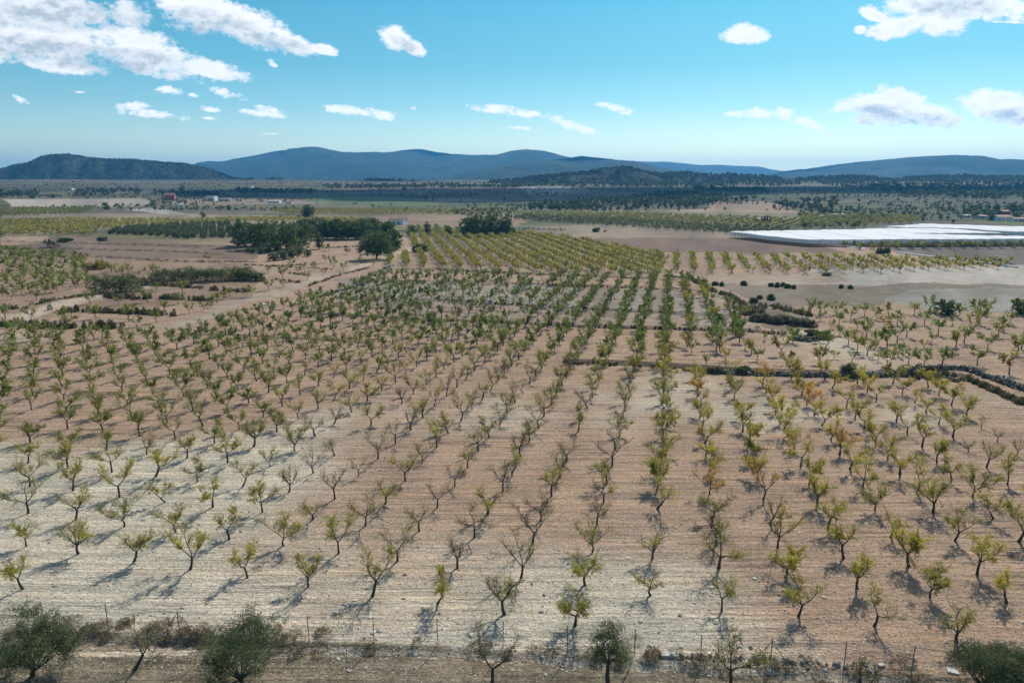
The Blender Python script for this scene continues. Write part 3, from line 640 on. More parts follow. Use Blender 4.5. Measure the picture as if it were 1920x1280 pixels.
for j in range(0, 44):
    for c in range(-12, 60):
        q = HM @ np.array([c, j, 1.0])
        x, y = lattice(c, j)
        if not (-25 < x < 1945) or y > 1300 or q[2] <= 0: continue
        meas = (c, j) in MEAS
        if not meas and (j < 2 or (c, j) == (13, 4)): continue
        if j == 0 and c != 0: continue
        if not meas:
            if x > 1280 and y < 708 and not (y < 635 and x < dl(y, [(515, 1290), (600, 1395), (635, 1400)])): continue
            if x > 1690 and y < dl(x, [(1690, 715), (1750, 722), (1850, 775), (1945, 840)]): continue
            if y < 520: continue
            if x < 770 and y < 622 and y < dl(x, [(300, 626), (330, 628), (400, 608), (480, 586), (555, 563), (605, 546), (655, 532), (705, 518), (770, 505)]): continue
            if y < 622 and x < 330: continue
            if y < 632 and y > 600 and x < 330: continue
            if rs.random() < (.035 if y > 600 else .2): continue
        X, Y, Z = P(x + (0 if meas else rs.normal() * 1.2), y + (0 if meas else rs.normal() * .7))
        dn, colr = style(x, y, rs); s = rs.uniform(.84, 1.13)
        if x > 1790 and 800 < y < 872: dn = 0; s = .6
        if (c, j) in ((8, 5), (6, 5)): s = .65
        ALM.append([float(X), float(Y), float(Z), s, dn, colr, j, c, 'main'])
RB = [(1290,651,1),(1296,662,.8),(1336,642,1),(1343,655,1.2),(1351,662,.8),(1361,675,.7),(1387,642,1),(1380,631,1.1),(1397,654,.7),(1409,663,.8),(1419,676,.8),(1432,638,.6),(1464,667,1.1),(1475,682,.8),(1487,641,1),(1534,683,1),(1536,642,.8),(1547,651,1.1),(1564,672,.5),(1590,647,1),(1557,616,.7),(1573,609,1),(1568,590,1),(1595,600,1),(1511,594,.7),(1520,585,1.1),(1538,590,1.1),(1538,601,.7),(1575,628,.7),(1324,685,.6),(1597,678,.6),
 (1621,592,1),(1646,598,1),(1668,592,1.1),(1627,610,.6),(1607,618,.8),(1662,619,1),(1682,609,1),(1714,590,1),(1733,609,1.15),(1787,609,.7),(1759,627,1.15),(1700,631,1),(1682,642,1.1),(1644,647,1.2),(1663,652,1),(1624,632,1),(1607,657,1),(1626,666,1),(1684,668,.8),(1747,642,.7),(1732,653,.6),(1807,642,1.05),(1826,620,1),(1837,608,1.4),(1882,619,1),(1893,608,1),(1794,595,1.1),(1647,678,.6),(1662,688,1),(1703,682,.85),(1731,689,1),(1767,683,1),(1792,650,1),(1832,684,1.05),(1852,655,1),(1871,631,1.1),(1905,665,1.1),(1915,655,1),(1892,701,1.1),(1743,583,1.1),(1850,590,1.2),(1905,590,1.3),(1830,588,1.2),
 (1397,596,.9),(1339,595,.8)]
LB = [(21,562,1),(69,562,.8),(80,532,1),(97,550,1),(107,547,1),(120,532,1),(56,552,1),(169,570,1),(222,572,.8),(277,567,1.1),(294,546,.9),(342,549,1.2),(181,597,1),(242,602,1.2),(294,604,1),(397,576,.6),(309,582,.8),(355,587,.8),(382,582,.7),(420,561,.8),(431,555,.7),(472,556,1),(334,570,1),(10,597,1.1),(59,600,.9),(210,511,1),(220,515,.7),(247,511,.8),(260,519,.7),(287,512,.8),(391,490,.9),(407,569,1),(504,544,1),(529,539,.8),(577,524,.8),(608,515,.8),(626,502,1.2),(644,507,1),(611,492,1),(677,495,.8),(700,499,.8),(529,522,1.2),(570,505,.8),(502,512,.8),(122,600,1.0),(28,622,1.0),(80,628,1.0),(176,638,1),(130,615,1.0),(258,612,.8),(590,507,1),(560,512,.8),(548,500,1),(470,515,.9),(440,520,.8),(618,470,1.1),(650,478,1)]
for lst, blk in ((RB, 'east'), (LB, 'west')):
    for x, y, s in lst:
        X, Y, Z = P(float(x), float(y)); dn, colr = style(x, 640, rs)
        if blk == 'east': dn = 3 if s > .75 else 2; colr = (G_FRESH + (G_OLIVE - G_FRESH) * rs.uniform(0, 1)) if rs.random() > .2 else G_YEL * .75
        else: dn = rs.choice([1, 2, 3]); colr = G_GREEN + (G_OLIVE - G_GREEN) * rs.uniform(.2, 1)
        ALM.append([float(X), float(Y), float(Z), s * 1.02, int(dn), colr, None, None, blk])
def fill(poly, heading, su, sv, jit, seed, prob=1.0):
    """points on a planting grid inside a photo outline; heading in degrees right of straight ahead"""
    r = np.random.default_rng(seed); g = P(*np.array(poly, float).T)[:2]; h = R(heading)
    dx = np.array([math.sin(h), math.cos(h)]); nx_ = np.array([math.cos(h), -math.sin(h)])
    G = np.stack(g, 1); a = G @ dx; b = G @ nx_
    A, B = np.meshgrid(np.arange(a.min(), a.max(), sv), np.arange(b.min(), b.max(), su)); A = A.ravel() + r.normal(size=A.size) * jit; B = B.ravel() + r.normal(size=B.size) * jit
    X = A * dx[0] + B * nx_[0]; Y = A * dx[1] + B * nx_[1]
    k = inpoly(X, Y, g[0], g[1]) & (r.random(len(X)) < prob)
    return X[k], Y[k]
FILLS = [  # outline, heading, row spacing, tree spacing, jitter, probability, colour, scale
 ([(760, 437), (965, 437), (1090, 452), (1250, 482), (1240, 518), (1000, 512), (800, 505), (700, 493), (762, 478)], -9.8, 7.2, 2.7, .35, .97, G_OLIVE * .65 + G_YEL * .35, .9),
 ([(1240, 480), (1500, 484), (1905, 492), (1890, 505), (1560, 516), (1250, 512)], 13.5, 7.2, 5.0, .4, .97, G_GREEN * .5 + G_YEL * .5, .92),
 ([(1560, 461), (1925, 457), (1925, 466), (1620, 470)], 24, 6.5, 5, .5, .97, G_OLIVE * .8, 1),
 ([(0, 470), (70, 474), (150, 482), (190, 500), (172, 540), (60, 560), (0, 565)], 16, 6.4, 5.6, .8, .8, G_GREEN * .8 + G_OLIVE * .2, 1),
 ([(200, 500), (300, 505), (290, 520), (200, 516)], 16, 7, 6, 1, .5, G_OLIVE, .8),
 ([(0, 416), (120, 413), (350, 415), (330, 425), (190, 431), (170, 443), (0, 444)], 24, 7.5, 6, .8, .9, G_OLIVE * .45 + G_YEL * .55, 1.05),
 ([(0, 392), (180, 389), (150, 402), (0, 407)], 20, 8, 6, .8, .95, G_OLIVE * .8 + G_YEL * .1, 1),
 ([(350, 414), (470, 410), (700, 412), (690, 424), (560, 416), (340, 423)], 0, 8, 5, .5, .95, G_OLIVE * .5 + G_YEL * .5, .9),
 ([(500, 392), (960, 395), (960, 401), (540, 403)], 0, 9, 6, .5, .9, G_OLIVE * .6 + G_YEL * .4, .9),
 ([(950, 400), (1180, 402), (1480, 412), (1600, 420), (1640, 428), (1500, 430), (1370, 428), (1000, 408)], 30, 9, 7, .5, .9, G_OLIVE * .7 + G_YEL * .2, 1),
 ([(1500, 404), (1720, 408), (1720, 420), (1660, 424), (1500, 418)], 14, 9, 6, .5, .9, G_OLIVE * .6 + G_YEL * .3, 1),
 ([(810, 425), (860, 430), (858, 437), (760, 437), (750, 428)], -9.8, 7, 3.5, .3, .9, G_GREEN, .8),
]
for k, (poly, hd, su, sv, jt, pr, colr, s0) in enumerate(FILLS):
    X, Y = fill(poly, hd, su, sv, jt, 300 + k, pr); Z = zt(X, Y)
    for i in range(len(X)):
        ALM.append([float(X[i]), float(Y[i]), float(Z[i]), s0 * rs.uniform(.85, 1.12), 2, colr * rs.uniform(.75, 1.25), None, None, 'fill'])
ALM.sort(key=lambda a: (math.hypot(a[0], a[1]) if -20 < to_px(a[0], a[1])[0] < 1940 else 1e9))
ORD = ['', 'first', 'second', 'third', 'fourth', 'fifth', 'sixth', 'seventh', 'eighth', 'ninth', 'tenth', 'eleventh', 'twelfth', 'thirteenth', 'fourteenth', 'fifteenth', 'sixteenth', 'seventeenth', 'eighteenth', 'nineteenth', 'twentieth'] + ['twenty-' + k for k in ('first', 'second', 'third', 'fourth', 'fifth', 'sixth', 'seventh', 'eighth', 'ninth')] + ['thirtieth', 'thirty-first', 'thirty-second', 'thirty-third', 'thirty-fourth', 'thirty-fifth']
NIND = 300
front, back = ALM[:NIND], ALM[NIND:]
rowrank = {}
for j in range(0, 40):
    l = sorted([(a[7], i) for i, a in enumerate(front) if a[6] == j and a[8] == 'main'])
    # ordinals count every tree of the row in the picture
    allr = sorted([a[7] for a in ALM if a[6] == j and a[8] == 'main'])
    for cc, i in l: rowrank[i] = allr.index(cc) + 1
protos = {}
GRP = 'almond trees of the large orchard'
for i, a in enumerate(front):
    X, Y, Z, s, dn, colr, j, c, blk = a
    k = int(rs.integers(0, 16)); key = (k, dn); rz = rs.uniform(0, 6.28)
    if key not in protos:
        root = empty('almond_tree', (X, Y, Z), rz, s)
        part('trunk', WOODM[k], root); part('crown', CROWNM[key], root); protos[key] = root
    else: root = copy_tree(protos[key])
    root.location = (X, Y, Z - .03); root.rotation_euler = (rs.normal() * .05, rs.normal() * .05, rz); root.scale = (s * rs.uniform(.92, 1.1), s, s * rs.uniform(.92, 1.06))
    for ch in root.children: ch.color = (*np.clip(colr * 1.25, 0, 1), 1)
    hue = 'orange-brown' if colr[0] > colr[1] * 1.3 else 'yellow' if colr[0] > colr[1] * 1.02 else 'yellow-green' if colr[0] > colr[1] * .88 else 'green'
    den = ['nearly bare', 'sparse', 'half-leafy', 'leafy'][dn]
    if blk == 'main':
        lab = f'{den} {hue} almond tree, {ORD[rowrank[i]]} from left in {ORD[j + 1]} row above the fence'
    else: lab = f'{den} {hue} almond tree number {i}'
    tag(root, lab, 'almond tree', GRP)
# other blocks among the individuals get their own wording
for blk, where in (('east', 'beyond the stone wall'), ('west', 'on the terraces beside the left track')):
    o_ = [(to_px(a[0], a[1], a[2]), i) for i, a in enumerate(front) if a[8] == blk]
    roots = [o for o in C.objects if o.name.startswith('almond_tree')]
    o_.sort(key=lambda t: t[0][0])
    for n, ((x, y), i) in enumerate(o_):
        lab = roots[i]['label'].split(' number')[0] + f' {where}, {ORD[n + 1]} from left of the nearest ones'
        roots[i]['label'] = lab

def merge_trees(lst, name, label, cat, group=None):
    """the far trees of the orchard: one object"""
    mb = MB(); Vs, Qs, Cs = [], [], []; off = 0; r = np.random.default_rng(5)
    for (X, Y, Z, s, dn, colr, *_ ) in lst:
        D = math.hypot(X, Y); lods = LOD1 if D < 185 else LOD2 if D < 330 else LOD3
        V1, Q1, V2, Q2 = lods[int(r.integers(0, len(lods)))]
        a = r.uniform(0, 6.28); ca, sa = math.cos(a) * s, math.sin(a) * s; M3 = np.array([[ca, sa, 0], [-sa, ca, 0], [0, 0, s]])
        if dn < 3 and lods is LOD1:
            nk = int(len(Q2) * [.1, .35, .7, 1][dn]); Q2 = Q2[:nk]; V2 = V2[:nk * 4]
        base = np.array([X, Y, Z - .03])
        Vs += [V1 @ M3 + base, V2 @ M3 + base]; Qs += [Q1 + off, Q2 + off + len(V1)]; off += len(V1) + len(V2)
        cc = np.asarray(colr)
        vc = cc * 1.15 * r.uniform(.8, 1.2, (len(V2) // 4, 1)); Cs += [np.broadcast_to(np.array((.055, .045, .036)), (len(V1), 3)), np.repeat(vc, 4, 0)]
    mb.add(np.concatenate(Vs), np.concatenate(Qs), col=np.concatenate(Cs))
    tag(mb.obj(name, m_leafv, smooth=False, color=True), label, cat, group, 'stuff')
merge_trees(back, 'almond_orchard', 'distant green and yellow almond trees in rows beyond the nearer orchard trees', 'orchard')
print('almonds', len(ALM), 'back', len(back), 'cut D', math.hypot(front[-1][0], front[-1][1]), to_px(front[-1][0], front[-1][1]))

# ------------------------------------------------------------------ other trees and shrubs
def foliage(seed, lobes, nclump, nleaf, L, W, csd, up=.1, shell=(.62, 1.02)):
    """leaf clumps spread over ellipsoid lobes (cx, cy, cz, rx, ry, rz)"""
    r = np.random.default_rng(seed); lobes = np.array(lobes, float); vol = lobes[:, 3] * lobes[:, 4] * lobes[:, 5]
    i = r.choice(len(lobes), nclump, p=vol ** .7 / (vol ** .7).sum()); d = r.normal(size=(nclump, 3)); d[:, 2] = d[:, 2] * .9 + .25
    d /= np.linalg.norm(d, axis=1)[:, None]; rad = r.uniform(*shell, nclump)[:, None]
    cc = lobes[i, :3] + d * rad * lobes[i, 3:]
    j = r.integers(0, nclump, nleaf); sz = r.uniform(.6, 1.3, nclump)
    c = cc[j] + r.normal(size=(nleaf, 3)) * (csd * sz[j])[:, None] * np.array([1, 1, .75])
    mb = MB(); tone = r.uniform(.75, 1.3, nclump)[j][:, None] * np.ones(3)
    leaves(mb, r, c, L, W, up, tone, d[j] * .5); return mb
def limb_mb(seed, lobes, h0, rt, col=None, bend=.15):
    r = np.random.default_rng(seed); mb = MB(); top = np.array([r.normal() * bend, r.normal() * bend, h0])
    tube(mb, [(0, 0, -.3), (0, 0, 0), top * .5 + r.normal(size=3) * bend * .3, top], [rt * 1.8, rt * 1.3, rt, rt * .85], 8, col)
    for l in lobes:
        e = np.array(l[:3], float); m = (top + e) / 2 + r.normal(size=3) * .12 * np.linalg.norm(e - top) - np.array([0, 0, .1])
        tube(mb, [top - [0, 0, .1 * h0], m, e], [rt * .55, rt * .35, rt * .12], 5, col)
        for k in range(3):
            f = e + r.normal(size=3) * np.array(l[3:]) * .6; tube(mb, [m, (m + f) / 2 + r.normal(size=3) * .1, f], [rt * .25, rt * .15, rt * .05], 4, col)
    return mb
def scaled_leafmat(name, base, trans, vary=.4, nscale=1.2):
    """foliage whose clump tone is stored on the leaves, tinted by the species colour"""
    m = leafmat(name, 'vertex', trans, vary, nscale); t = m.node_tree; N, L = t.nodes, t.links
    a = [n for n in N if n.type == 'ATTRIBUTE'][0]; tgt = [l.to_socket for l in a.outputs['Color'].links]
    mu = N.new('ShaderNodeVectorMath'); mu.operation = 'MULTIPLY'; L.new(a.outputs['Color'], mu.inputs[0]); mu.inputs[1].default_value = base
    for s in tgt: L.new(mu.outputs[0], s)
    return m
m_pine = scaled_leafmat('pine_needles', (.105, .155, .05), .2, .45, .5)
m_olive = scaled_leafmat('olive_leaf', (.115, .145, .08), .3, .35, 1.0)
m_bush = scaled_leafmat('bush_leaf', (.09, .13, .045), .25, .4, .9)
m_greybush = scaled_leafmat('grey_bush_leaf', (.17, .165, .11), .2, .35, .9)
m_yellow = scaled_leafmat('yellow_bush_leaf', (.26, .21, .03), .3, .4, .9)
m_willow = scaled_leafmat('pale_tree_leaf', (.11, .135, .06), .3, .3, .9)
m_trunk = simple('pine_bark', (.10, .075, .055), .9, 3, .3, .3)
def make_tree(name, label, cat, group, x, y, w, h, seed, mat, kind='round', trunkh=.2, leaf=(.5, .2), n=2600, nl=7):
    """x, y: foot in the photo; w, h: size in photo pixels at that distance"""
    X, Y, Z = [float(q) for q in P(float(x), float(y))]; D = math.hypot(X, Y); k = math.hypot(D, HC) / FP * .97
    W_, H_ = w * k, h * k; r = np.random.default_rng(seed); lobes = []
    if kind == 'round':
        for i in range(nl):
            a = i * 2.4 + r.uniform(0, 1); q = math.sqrt((i + .3) / nl) * .30 * W_
            rz = H_ * r.uniform(.20, .30); zc = H_ * (1 - .30 * (q / (.3 * W_)) ** 2) - rz * 1.05; rr = W_ * r.uniform(.21, .29)
            lobes.append((math.cos(a) * q, math.sin(a) * q, zc, rr, rr, rz))
            if trunkh < .3: lobes.append((math.cos(a + .5) * q * 1.15, math.sin(a + .5) * q * 1.15, H_ * (trunkh + .13), rr, rr, H_ * .22))
    elif kind == 'mound':
        for i in range(nl):
            t = (i + .5) / nl - .5; lobes.append((t * W_ * .86, r.normal() * W_ * .06, H_ * r.uniform(.28, .4), W_ / nl * r.uniform(.8, 1.2), max(W_ * .14, H_ * .5), H_ * r.uniform(.5, .66)))
    elif kind == 'column':
        for i in range(nl): t = (i + .5) / nl; lobes.append((r.normal() * .1 * W_, r.normal() * .1 * W_, H_ * (trunkh + t * (.95 - trunkh)), W_ * .45 * (1 - .55 * t), W_ * .45 * (1 - .55 * t), H_ * .13))
    root = empty(name, (X, Y, Z - .05), r.uniform(-.3, .3) if kind == 'mound' else r.uniform(0, 6.28)); tag(root, label, cat, group)
    limb_mb(seed, lobes[:8] if kind != 'mound' else [], H_ * max(trunkh, .12), max(.05, H_ * .028)).obj('trunk', m_trunk, root)
    foliage(seed + 1, lobes, max(60, n // 14), int(n * 1.8), leaf[0] * 1.1, leaf[1] * 1.2, max(leaf[0] * .5, W_ * .03)).obj('crown', mat, root, smooth=False, color=True)
    return root
PINES = [(457, 459, 46, 44, 'leftmost pine of the dark clump behind the grey olives'), (484, 465, 52, 50, 'second pine from left in the dark clump behind the grey olives'), (507, 458, 40, 42, 'narrower pine between two broad ones in the dark clump'),
 (536, 467, 56, 52, 'broadest dark pine of the clump, in front of the others'), (566, 463, 48, 46, 'pine on the right flank of the broadest one in the clump'), (572, 440, 36, 30, 'back pine seen over the top of the broadest pine'), (596, 442, 42, 34, 'back pine right of the lone tall tree'),
 (614, 446, 34, 34, 'small back pine left of the gap in the pine row'), (630, 446, 36, 36, 'pine in the middle of the back row'), (652, 447, 38, 36, 'pine right of the middle of the back row'), (679, 446, 42, 36, 'pine behind and left of the umbrella pine'),
 (697, 434, 40, 26, 'pine crown rising behind the umbrella pine'), (728, 442, 38, 28, 'pine behind and right of the umbrella pine'), (735, 466, 36, 36, 'pine leaning against the right of the umbrella pine'),
 (878, 440, 36, 34, 'leftmost pine of the round dark group on the plain'), (898, 441, 44, 40, 'tallest pine of the round dark group on the plain'), (922, 440, 36, 37, 'third pine from left of the round dark group on the plain'), (947, 440, 34, 34, 'rightmost pine of the round dark group on the plain')]
for i, (x, y, w, h, lab) in enumerate(PINES):
    make_tree('pine_tree', 'dark green ' + lab, 'pine tree', 'pines in dark clumps beyond the orchard', x, y + 2, w * 1.25, h * 1.1, 40 + i, m_pine, leaf=(.8, .32), n=3600, trunkh=.12)
make_tree('pine_tree', 'big dark umbrella pine standing beside the pale track', 'pine tree', 'pines in dark clumps beyond the orchard', 706, 486, 68, 55, 77, m_pine, leaf=(.55, .22), n=9000, trunkh=.2, nl=9)
make_tree('pine_tree', 'lone tall dark tree behind the pine clump', 'tree', None, 578, 409, 27, 26, 78, m_pine, leaf=(1.0, .4), n=2600, trunkh=.1)
for i, (x, y, w, h, lab) in enumerate([(773, 442, 26, 22, 'round grey-green tree left of the round dark pine group'), (801, 441, 17, 27, 'tall slim grey-green tree between the pine groups'), (841, 440, 17, 17, 'small grey-green tree just left of the round dark pine group'), (598, 467, 20, 34, 'slim pale green tree at the foot of the pine clump')]):
    make_tree('broadleaf_tree', lab, 'tree', None, x, y, w, h, 90 + i, m_willow, leaf=(.5, .2), n=1800, trunkh=.12)
# olives
OL = [(475, 475, 14, 11), (490, 476, 14, 12), (505, 474, 16, 13), (520, 470, 14, 12), (512, 489, 18, 14), (530, 487, 22, 17), (549, 484, 20, 16), (563, 478, 18, 14), (577, 481, 14, 13), (541, 476, 16, 12), (492, 470, 12, 10), (466, 474, 10, 9)]
ol_first = make_tree('olive_tree', 'silvery olive tree in the small group in front of the pine clump', 'olive tree', 'silvery olive trees in front of the pine clump', *OL[0], 120, m_olive, leaf=(.32, .1), n=1500, trunkh=.15)
def kk(x, y):
    X, Y, Z = P(float(x), float(y)); return math.hypot(X, Y) / FP
for i, (x, y, w, h) in enumerate(OL[1:]):
    o = copy_tree(ol_first); X, Y, Z = [float(q) for q in P(float(x), float(y))]; o.location = (X, Y, Z - .05); o.rotation_euler.z = i * 1.3
    s = w * kk(x, y) / (14 * kk(475, 475)); s2 = h * kk(x, y) / (11 * kk(475, 475)); o.scale = (s * 1.15, s * 1.15, s2 * 1.1)
X, Y = fill([(203, 441), (212, 431), (250, 428), (300, 424), (350, 421), (436, 419), (438, 447), (400, 449), (330, 447), (260, 443)], 24, 8.0, 7.5, .6, 881, .97)
Z = zt(X, Y)
for i in range(len(X)):
    o = copy_tree(ol_first); o.location = (float(X[i]), float(Y[i]), float(Z[i]) - .05); o.rotation_euler.z = i * 2.1; s = rs.uniform(1.0, 1.35); o.scale = (s, s, s * 1.0)
    tag(o, 'silvery olive tree in the planted grove left of the dark pine clump', 'olive tree', 'olive trees of the grove left of the pines')
print('grove', len(X))
# shrubs and hedges
SHR = [('shrub', (218, 547, 86, 32), m_bush, 'big rounded green shrub beside the left track', 9, 6000), ('shrub', (328, 526, 80, 24), m_bush, 'long dark green shrub above the left track', 8, 5000), ('shrub', (415, 527, 104, 25), m_bush, 'longest dark green hedge-like shrub right of the left track', 9, 7000),
 ('shrub', (473, 526, 56, 18), m_bush, 'low dark green shrub ending the row of big shrubs', 6, 3500), ('shrub', (291, 534, 50, 17), m_greybush, 'grey-green shrub between the big green ones', 6, 3000), ('shrub', (789, 472, 27, 15), m_bush, 'dark rounded shrub at the far end of the pale track', 5, 2000),
 ('shrub', (178, 505, 40, 13), m_yellow, 'golden yellow shrub among the left orchard trees', 6, 2500), ('shrub', (1655, 475, 24, 9), m_bush, 'dark shrub beside the white pipe', 5, 1500), ('shrub', (1270, 521, 0, 0), None, '', 0, 0),
 ('shrub', (123, 453, 24, 7), m_bush, 'low dark heap-like shrub on the bare left field', 4, 900), ('shrub', (192, 452, 13, 8), m_greybush, 'small round grey shrub on the bare left field', 4, 700), ('shrub', (98, 463, 18, 14), m_greybush, 'thin grey shrub above the bare left field', 4, 500),
 ('shrub', (1117, 435, 14, 9), m_bush, 'small dark round shrub on the tan field behind the yellow orchard', 4, 700), ('shrub', (1495, 448, 18, 6), m_greybush, 'low shrub at the near left corner of the white netting', 4, 500),
 ('shrub', (1550, 517, 16, 6), m_greybush, 'small grey shrub at the end of the young orchard rows', 4, 600), ('shrub', (1450, 604, 84, 14), m_greybush, 'broad grey-brown thicket above the right terrace', 8, 5000), ('shrub', (1410, 590, 50, 11), m_greybush, 'smaller grey thicket left of the broad one', 6, 3000),
 ('shrub', (1505, 611, 46, 13), m_greybush, 'grey thicket on the right end of the broad one', 6, 2500), ('shrub', (1535, 634, 46, 15), m_greybush, 'grey shrub heaped on the end of the terrace bank', 6, 2500), ('shrub', (1772, 589, 32, 26), m_pine, 'dark blue-green olive bush at the back of the right orchard', 6, 2600), ('shrub', (1918, 588, 30, 26), m_pine, 'dark bush at the right edge of the right orchard', 6, 2600),
 ('shrub', (1592, 706, 18, 26), m_greybush, 'green-topped grey bush in front of the stone wall', 4, 1500), ('shrub', (1338, 699, 26, 12), m_greybush, 'dark bush on the left of the stone wall', 4, 1200), ('shrub', (1392, 700, 24, 14), m_bush, 'round dark bush against the stone wall', 4, 1200)]
for i, (nm, (x, y, w, h), mt, lab, nl, n) in enumerate(SHR):
    if w == 0: continue
    make_tree(nm, lab, 'shrub', None, x, y, w, h, 140 + i, mt, 'mound', .1, leaf=((.42, .14) if y > 480 else (.7, .28)), n=n, nl=nl)
first = None
for i, (x, y, w) in enumerate([(1340, 535, 9), (1353, 536, 9), (1395, 535, 10), (1446, 537, 8), (1457, 538, 10), (1468, 537, 9), (1476, 540, 9), (1488, 541, 8), (1446, 562, 11), (1425, 560, 7), (1577, 540, 8), (1594, 541, 8), (1412, 568, 10)]):
    if first is None: first = make_tree('bush', 'small round dark bush dotted on the brown fallow strip', 'bush', 'round bushes dotted on the brown fallow strip', x, y, w, w * .75, 170, m_bush, 'mound', .1, leaf=(.35, .13), n=700, nl=3)
    else:
        o = copy_tree(first); X, Y, Z = [float(q) for q in P(float(x), float(y))]; o.location = (X, Y, Z); o.scale = (w / 9,) * 3; o.rotation_euler.z = i
# foreground olives and trees below the fence
def near_olive(x, y, W_, H_, seed, label, n, mat, lobes=None, trunkh=.12):
    X, Y, Z = [float(q) for q in P(float(x), float(y))]; r = np.random.default_rng(seed)
    if lobes is None:
        lobes = []
        for i in range(9):
            a = i * 2.4 + r.uniform(0, .8); q = math.sqrt((i + .3) / 9) * .34 * W_; rr = W_ * r.uniform(.13, .2)
            lobes.append((math.cos(a) * q, math.sin(a) * q, H_ * r.uniform(.36, .8) - .25 * q, rr, rr, H_ * r.uniform(.17, .27)))
    root = empty('olive_tree', (X, Y, Z - .05)); tag(root, label, 'olive tree')
    limb_mb(seed, lobes, H_ * trunkh, .15).obj('trunk', m_bark, root)
    foliage(seed + 1, lobes, n // 34, int(n * 1.5), .17, .045, .21, .35, (.35, 1.15)).obj('crown', mat, root, smooth=False, color=True)
near_olive(62, 1266, 7.6, 5.2, 201, 'large bushy olive tree in the bottom left corner, below the fence', 17000, m_olive)
near_olive(452, 1292, 7.0, 5.6, 205, 'large ragged olive tree below the fence, left of the middle', 15000, m_olive)
near_olive(1140, 1288, 3.6, 5.0, 209, 'dark round-headed olive tree with bare trunk at the bottom middle', 4200, m_olive, [(0, .3, 4.3, 1.0, .9, .75), (-.5, 0, 3.9, .8, .8, .5), (.6, .1, 3.1, 1.0, .9, .7), (-.7, -.3, 2.8, .8, .8, .5), (.9, .3, 2.5, .7, .7, .5)], .45)
near_olive(1843, 1302, 5.4, 4.4, 213, 'dense round olive bush in the bottom right corner', 13000, m_olive)
near_olive(1915, 1302, 5.2, 4.0, 217, 'lower olive bush cut by the right edge of the picture', 10000, m_olive)
for (x, y, s, k, dn, colr, lab) in [(252, 1255, 1.25, 2, 0, G_OLIVE, 'thin almost leafless almond tree below the fence between the two left olives'), (922, 1290, 1.25, 6, 0, G_OLIVE * .8, 'gnarled leafless dark tree below the fence near the middle'),
     (1370, 1287, 1.2, 4, 1, G_OLIVE, 'sparse olive-green almond tree below the fence, right of the middle'), (1612, 1318, 1.0, 7, 0, G_OLIVE, 'leafless top of a small tree at the bottom edge, right')]:
    X, Y, Z = [float(q) for q in P(float(x), float(y))]; root = empty('almond_tree', (X, Y, Z - .05), 1.0 + k, s); tag(root, lab, 'almond tree')
    part('trunk', WOODM[k], root); c_ = part('crown', CROWNM[(k, dn)], root); c_.color = (*colr, 1)

# ------------------------------------------------------------------ far woods (read as masses)
def pine_lod(seed, n, L):
    r = np.random.default_rng(seed); mb = MB(); d = r.normal(size=(n, 3)); d /= np.linalg.norm(d, axis=1)[:, None]
    c = d * r.uniform(.3, 1, n)[:, None] * np.array([3.0, 3.0, 2.7]) + np.array([0, 0, 4.4]); leaves(mb, r, c, L, L * .75, .1)
    tube(mb, [(0, 0, -1), (0, 0, 3)], [.3, .2], 4); V, Q, _, _ = mb.arrays(); return V, Q
PL = [pine_lod(i, 46, 2.0) for i in range(5)]
def wood(X, Y, Z, seed, smin=.7, smax=1.35, tone=(.05, .072, .032)):
    r = np.random.default_rng(seed); Vs, Qs, Cs = [], [], []; off = 0
    for i in range(len(X)):
        V, Q = PL[int(r.integers(0, len(PL)))]; a = r.uniform(0, 6.28); s = r.uniform(smin, smax); c, n = math.cos(a) * s, math.sin(a) * s
        Vs.append(V @ np.array([[c, n, 0], [-n, c, 0], [0, 0, s * r.uniform(.8, 1.2)]]) + np.array([X[i], Y[i], Z[i]])); Qs.append(Q + off); off += len(V)
        Cs.append(np.broadcast_to(np.array(tone) * r.uniform(.6, 1.3), (len(V), 3)))
    mb = MB(); mb.add(np.concatenate(Vs), np.concatenate(Qs), col=np.concatenate(Cs)); return mb
def woodfill(polys, label, seed, sp=9, prob=.6, smin=.7, smax=1.3, tone=(.05, .072, .032)):
    xs, ys = [], []
    for i, p in enumerate(polys):
        a, b = fill(p, 20, sp, sp, sp * .35, seed + i, prob); xs.append(a); ys.append(b)
    X = np.concatenate(xs); Y = np.concatenate(ys); keep = fbm(X / 45, Y / 45, seed, 3) > .40; X, Y = X[keep], Y[keep]
    if len(X) > 7500: k = np.random.default_rng(1).choice(len(X), 7500, replace=False); X, Y = X[k], Y[k]
    print('wood', seed, len(X))
    tag(wood(X, Y, zt(X, Y) - .2, seed, smin, smax, tone).obj('pine_wood', m_leafv, smooth=False, color=True), label, 'wood', None, 'stuff')
woodfill([[(975, 396), (1000, 386), (1100, 379), (1200, 371), (1240, 364), (1300, 363), (1400, 373), (1500, 386), (1552, 393), (1560, 398), (1490, 395), (1430, 381), (1350, 381), (1310, 391), (1150, 397)]], 'belt of green pines on the low rise across the middle of the plain', 1000, 10, .7)
woodfill([[(143, 358), (265, 356), (265, 366), (143, 370)], [(285, 359), (410, 362), (410, 369), (290, 367)], [(0, 362), (75, 360), (75, 370), (0, 371)], [(440, 356), (590, 358), (590, 364), (450, 364)]], 'dark hedges and woods on the far left plain', 1100, 11, .6)
woodfill([[(1500, 372), (1570, 374), (1570, 386), (1500, 382)], [(1640, 358), (1930, 356), (1930, 376), (1700, 372)], [(1300, 352), (1440, 354), (1440, 360), (1300, 360)], [(600, 347), (830, 347), (1000, 348), (1000, 352), (820, 353), (620, 355)], [(1800, 394), (1925, 392), (1925, 402), (1810, 404)], [(1530, 396), (1560, 395), (1560, 406), (1530, 408)]], 'dark pine woods at the foot of the right hills', 1200, 12, .6)
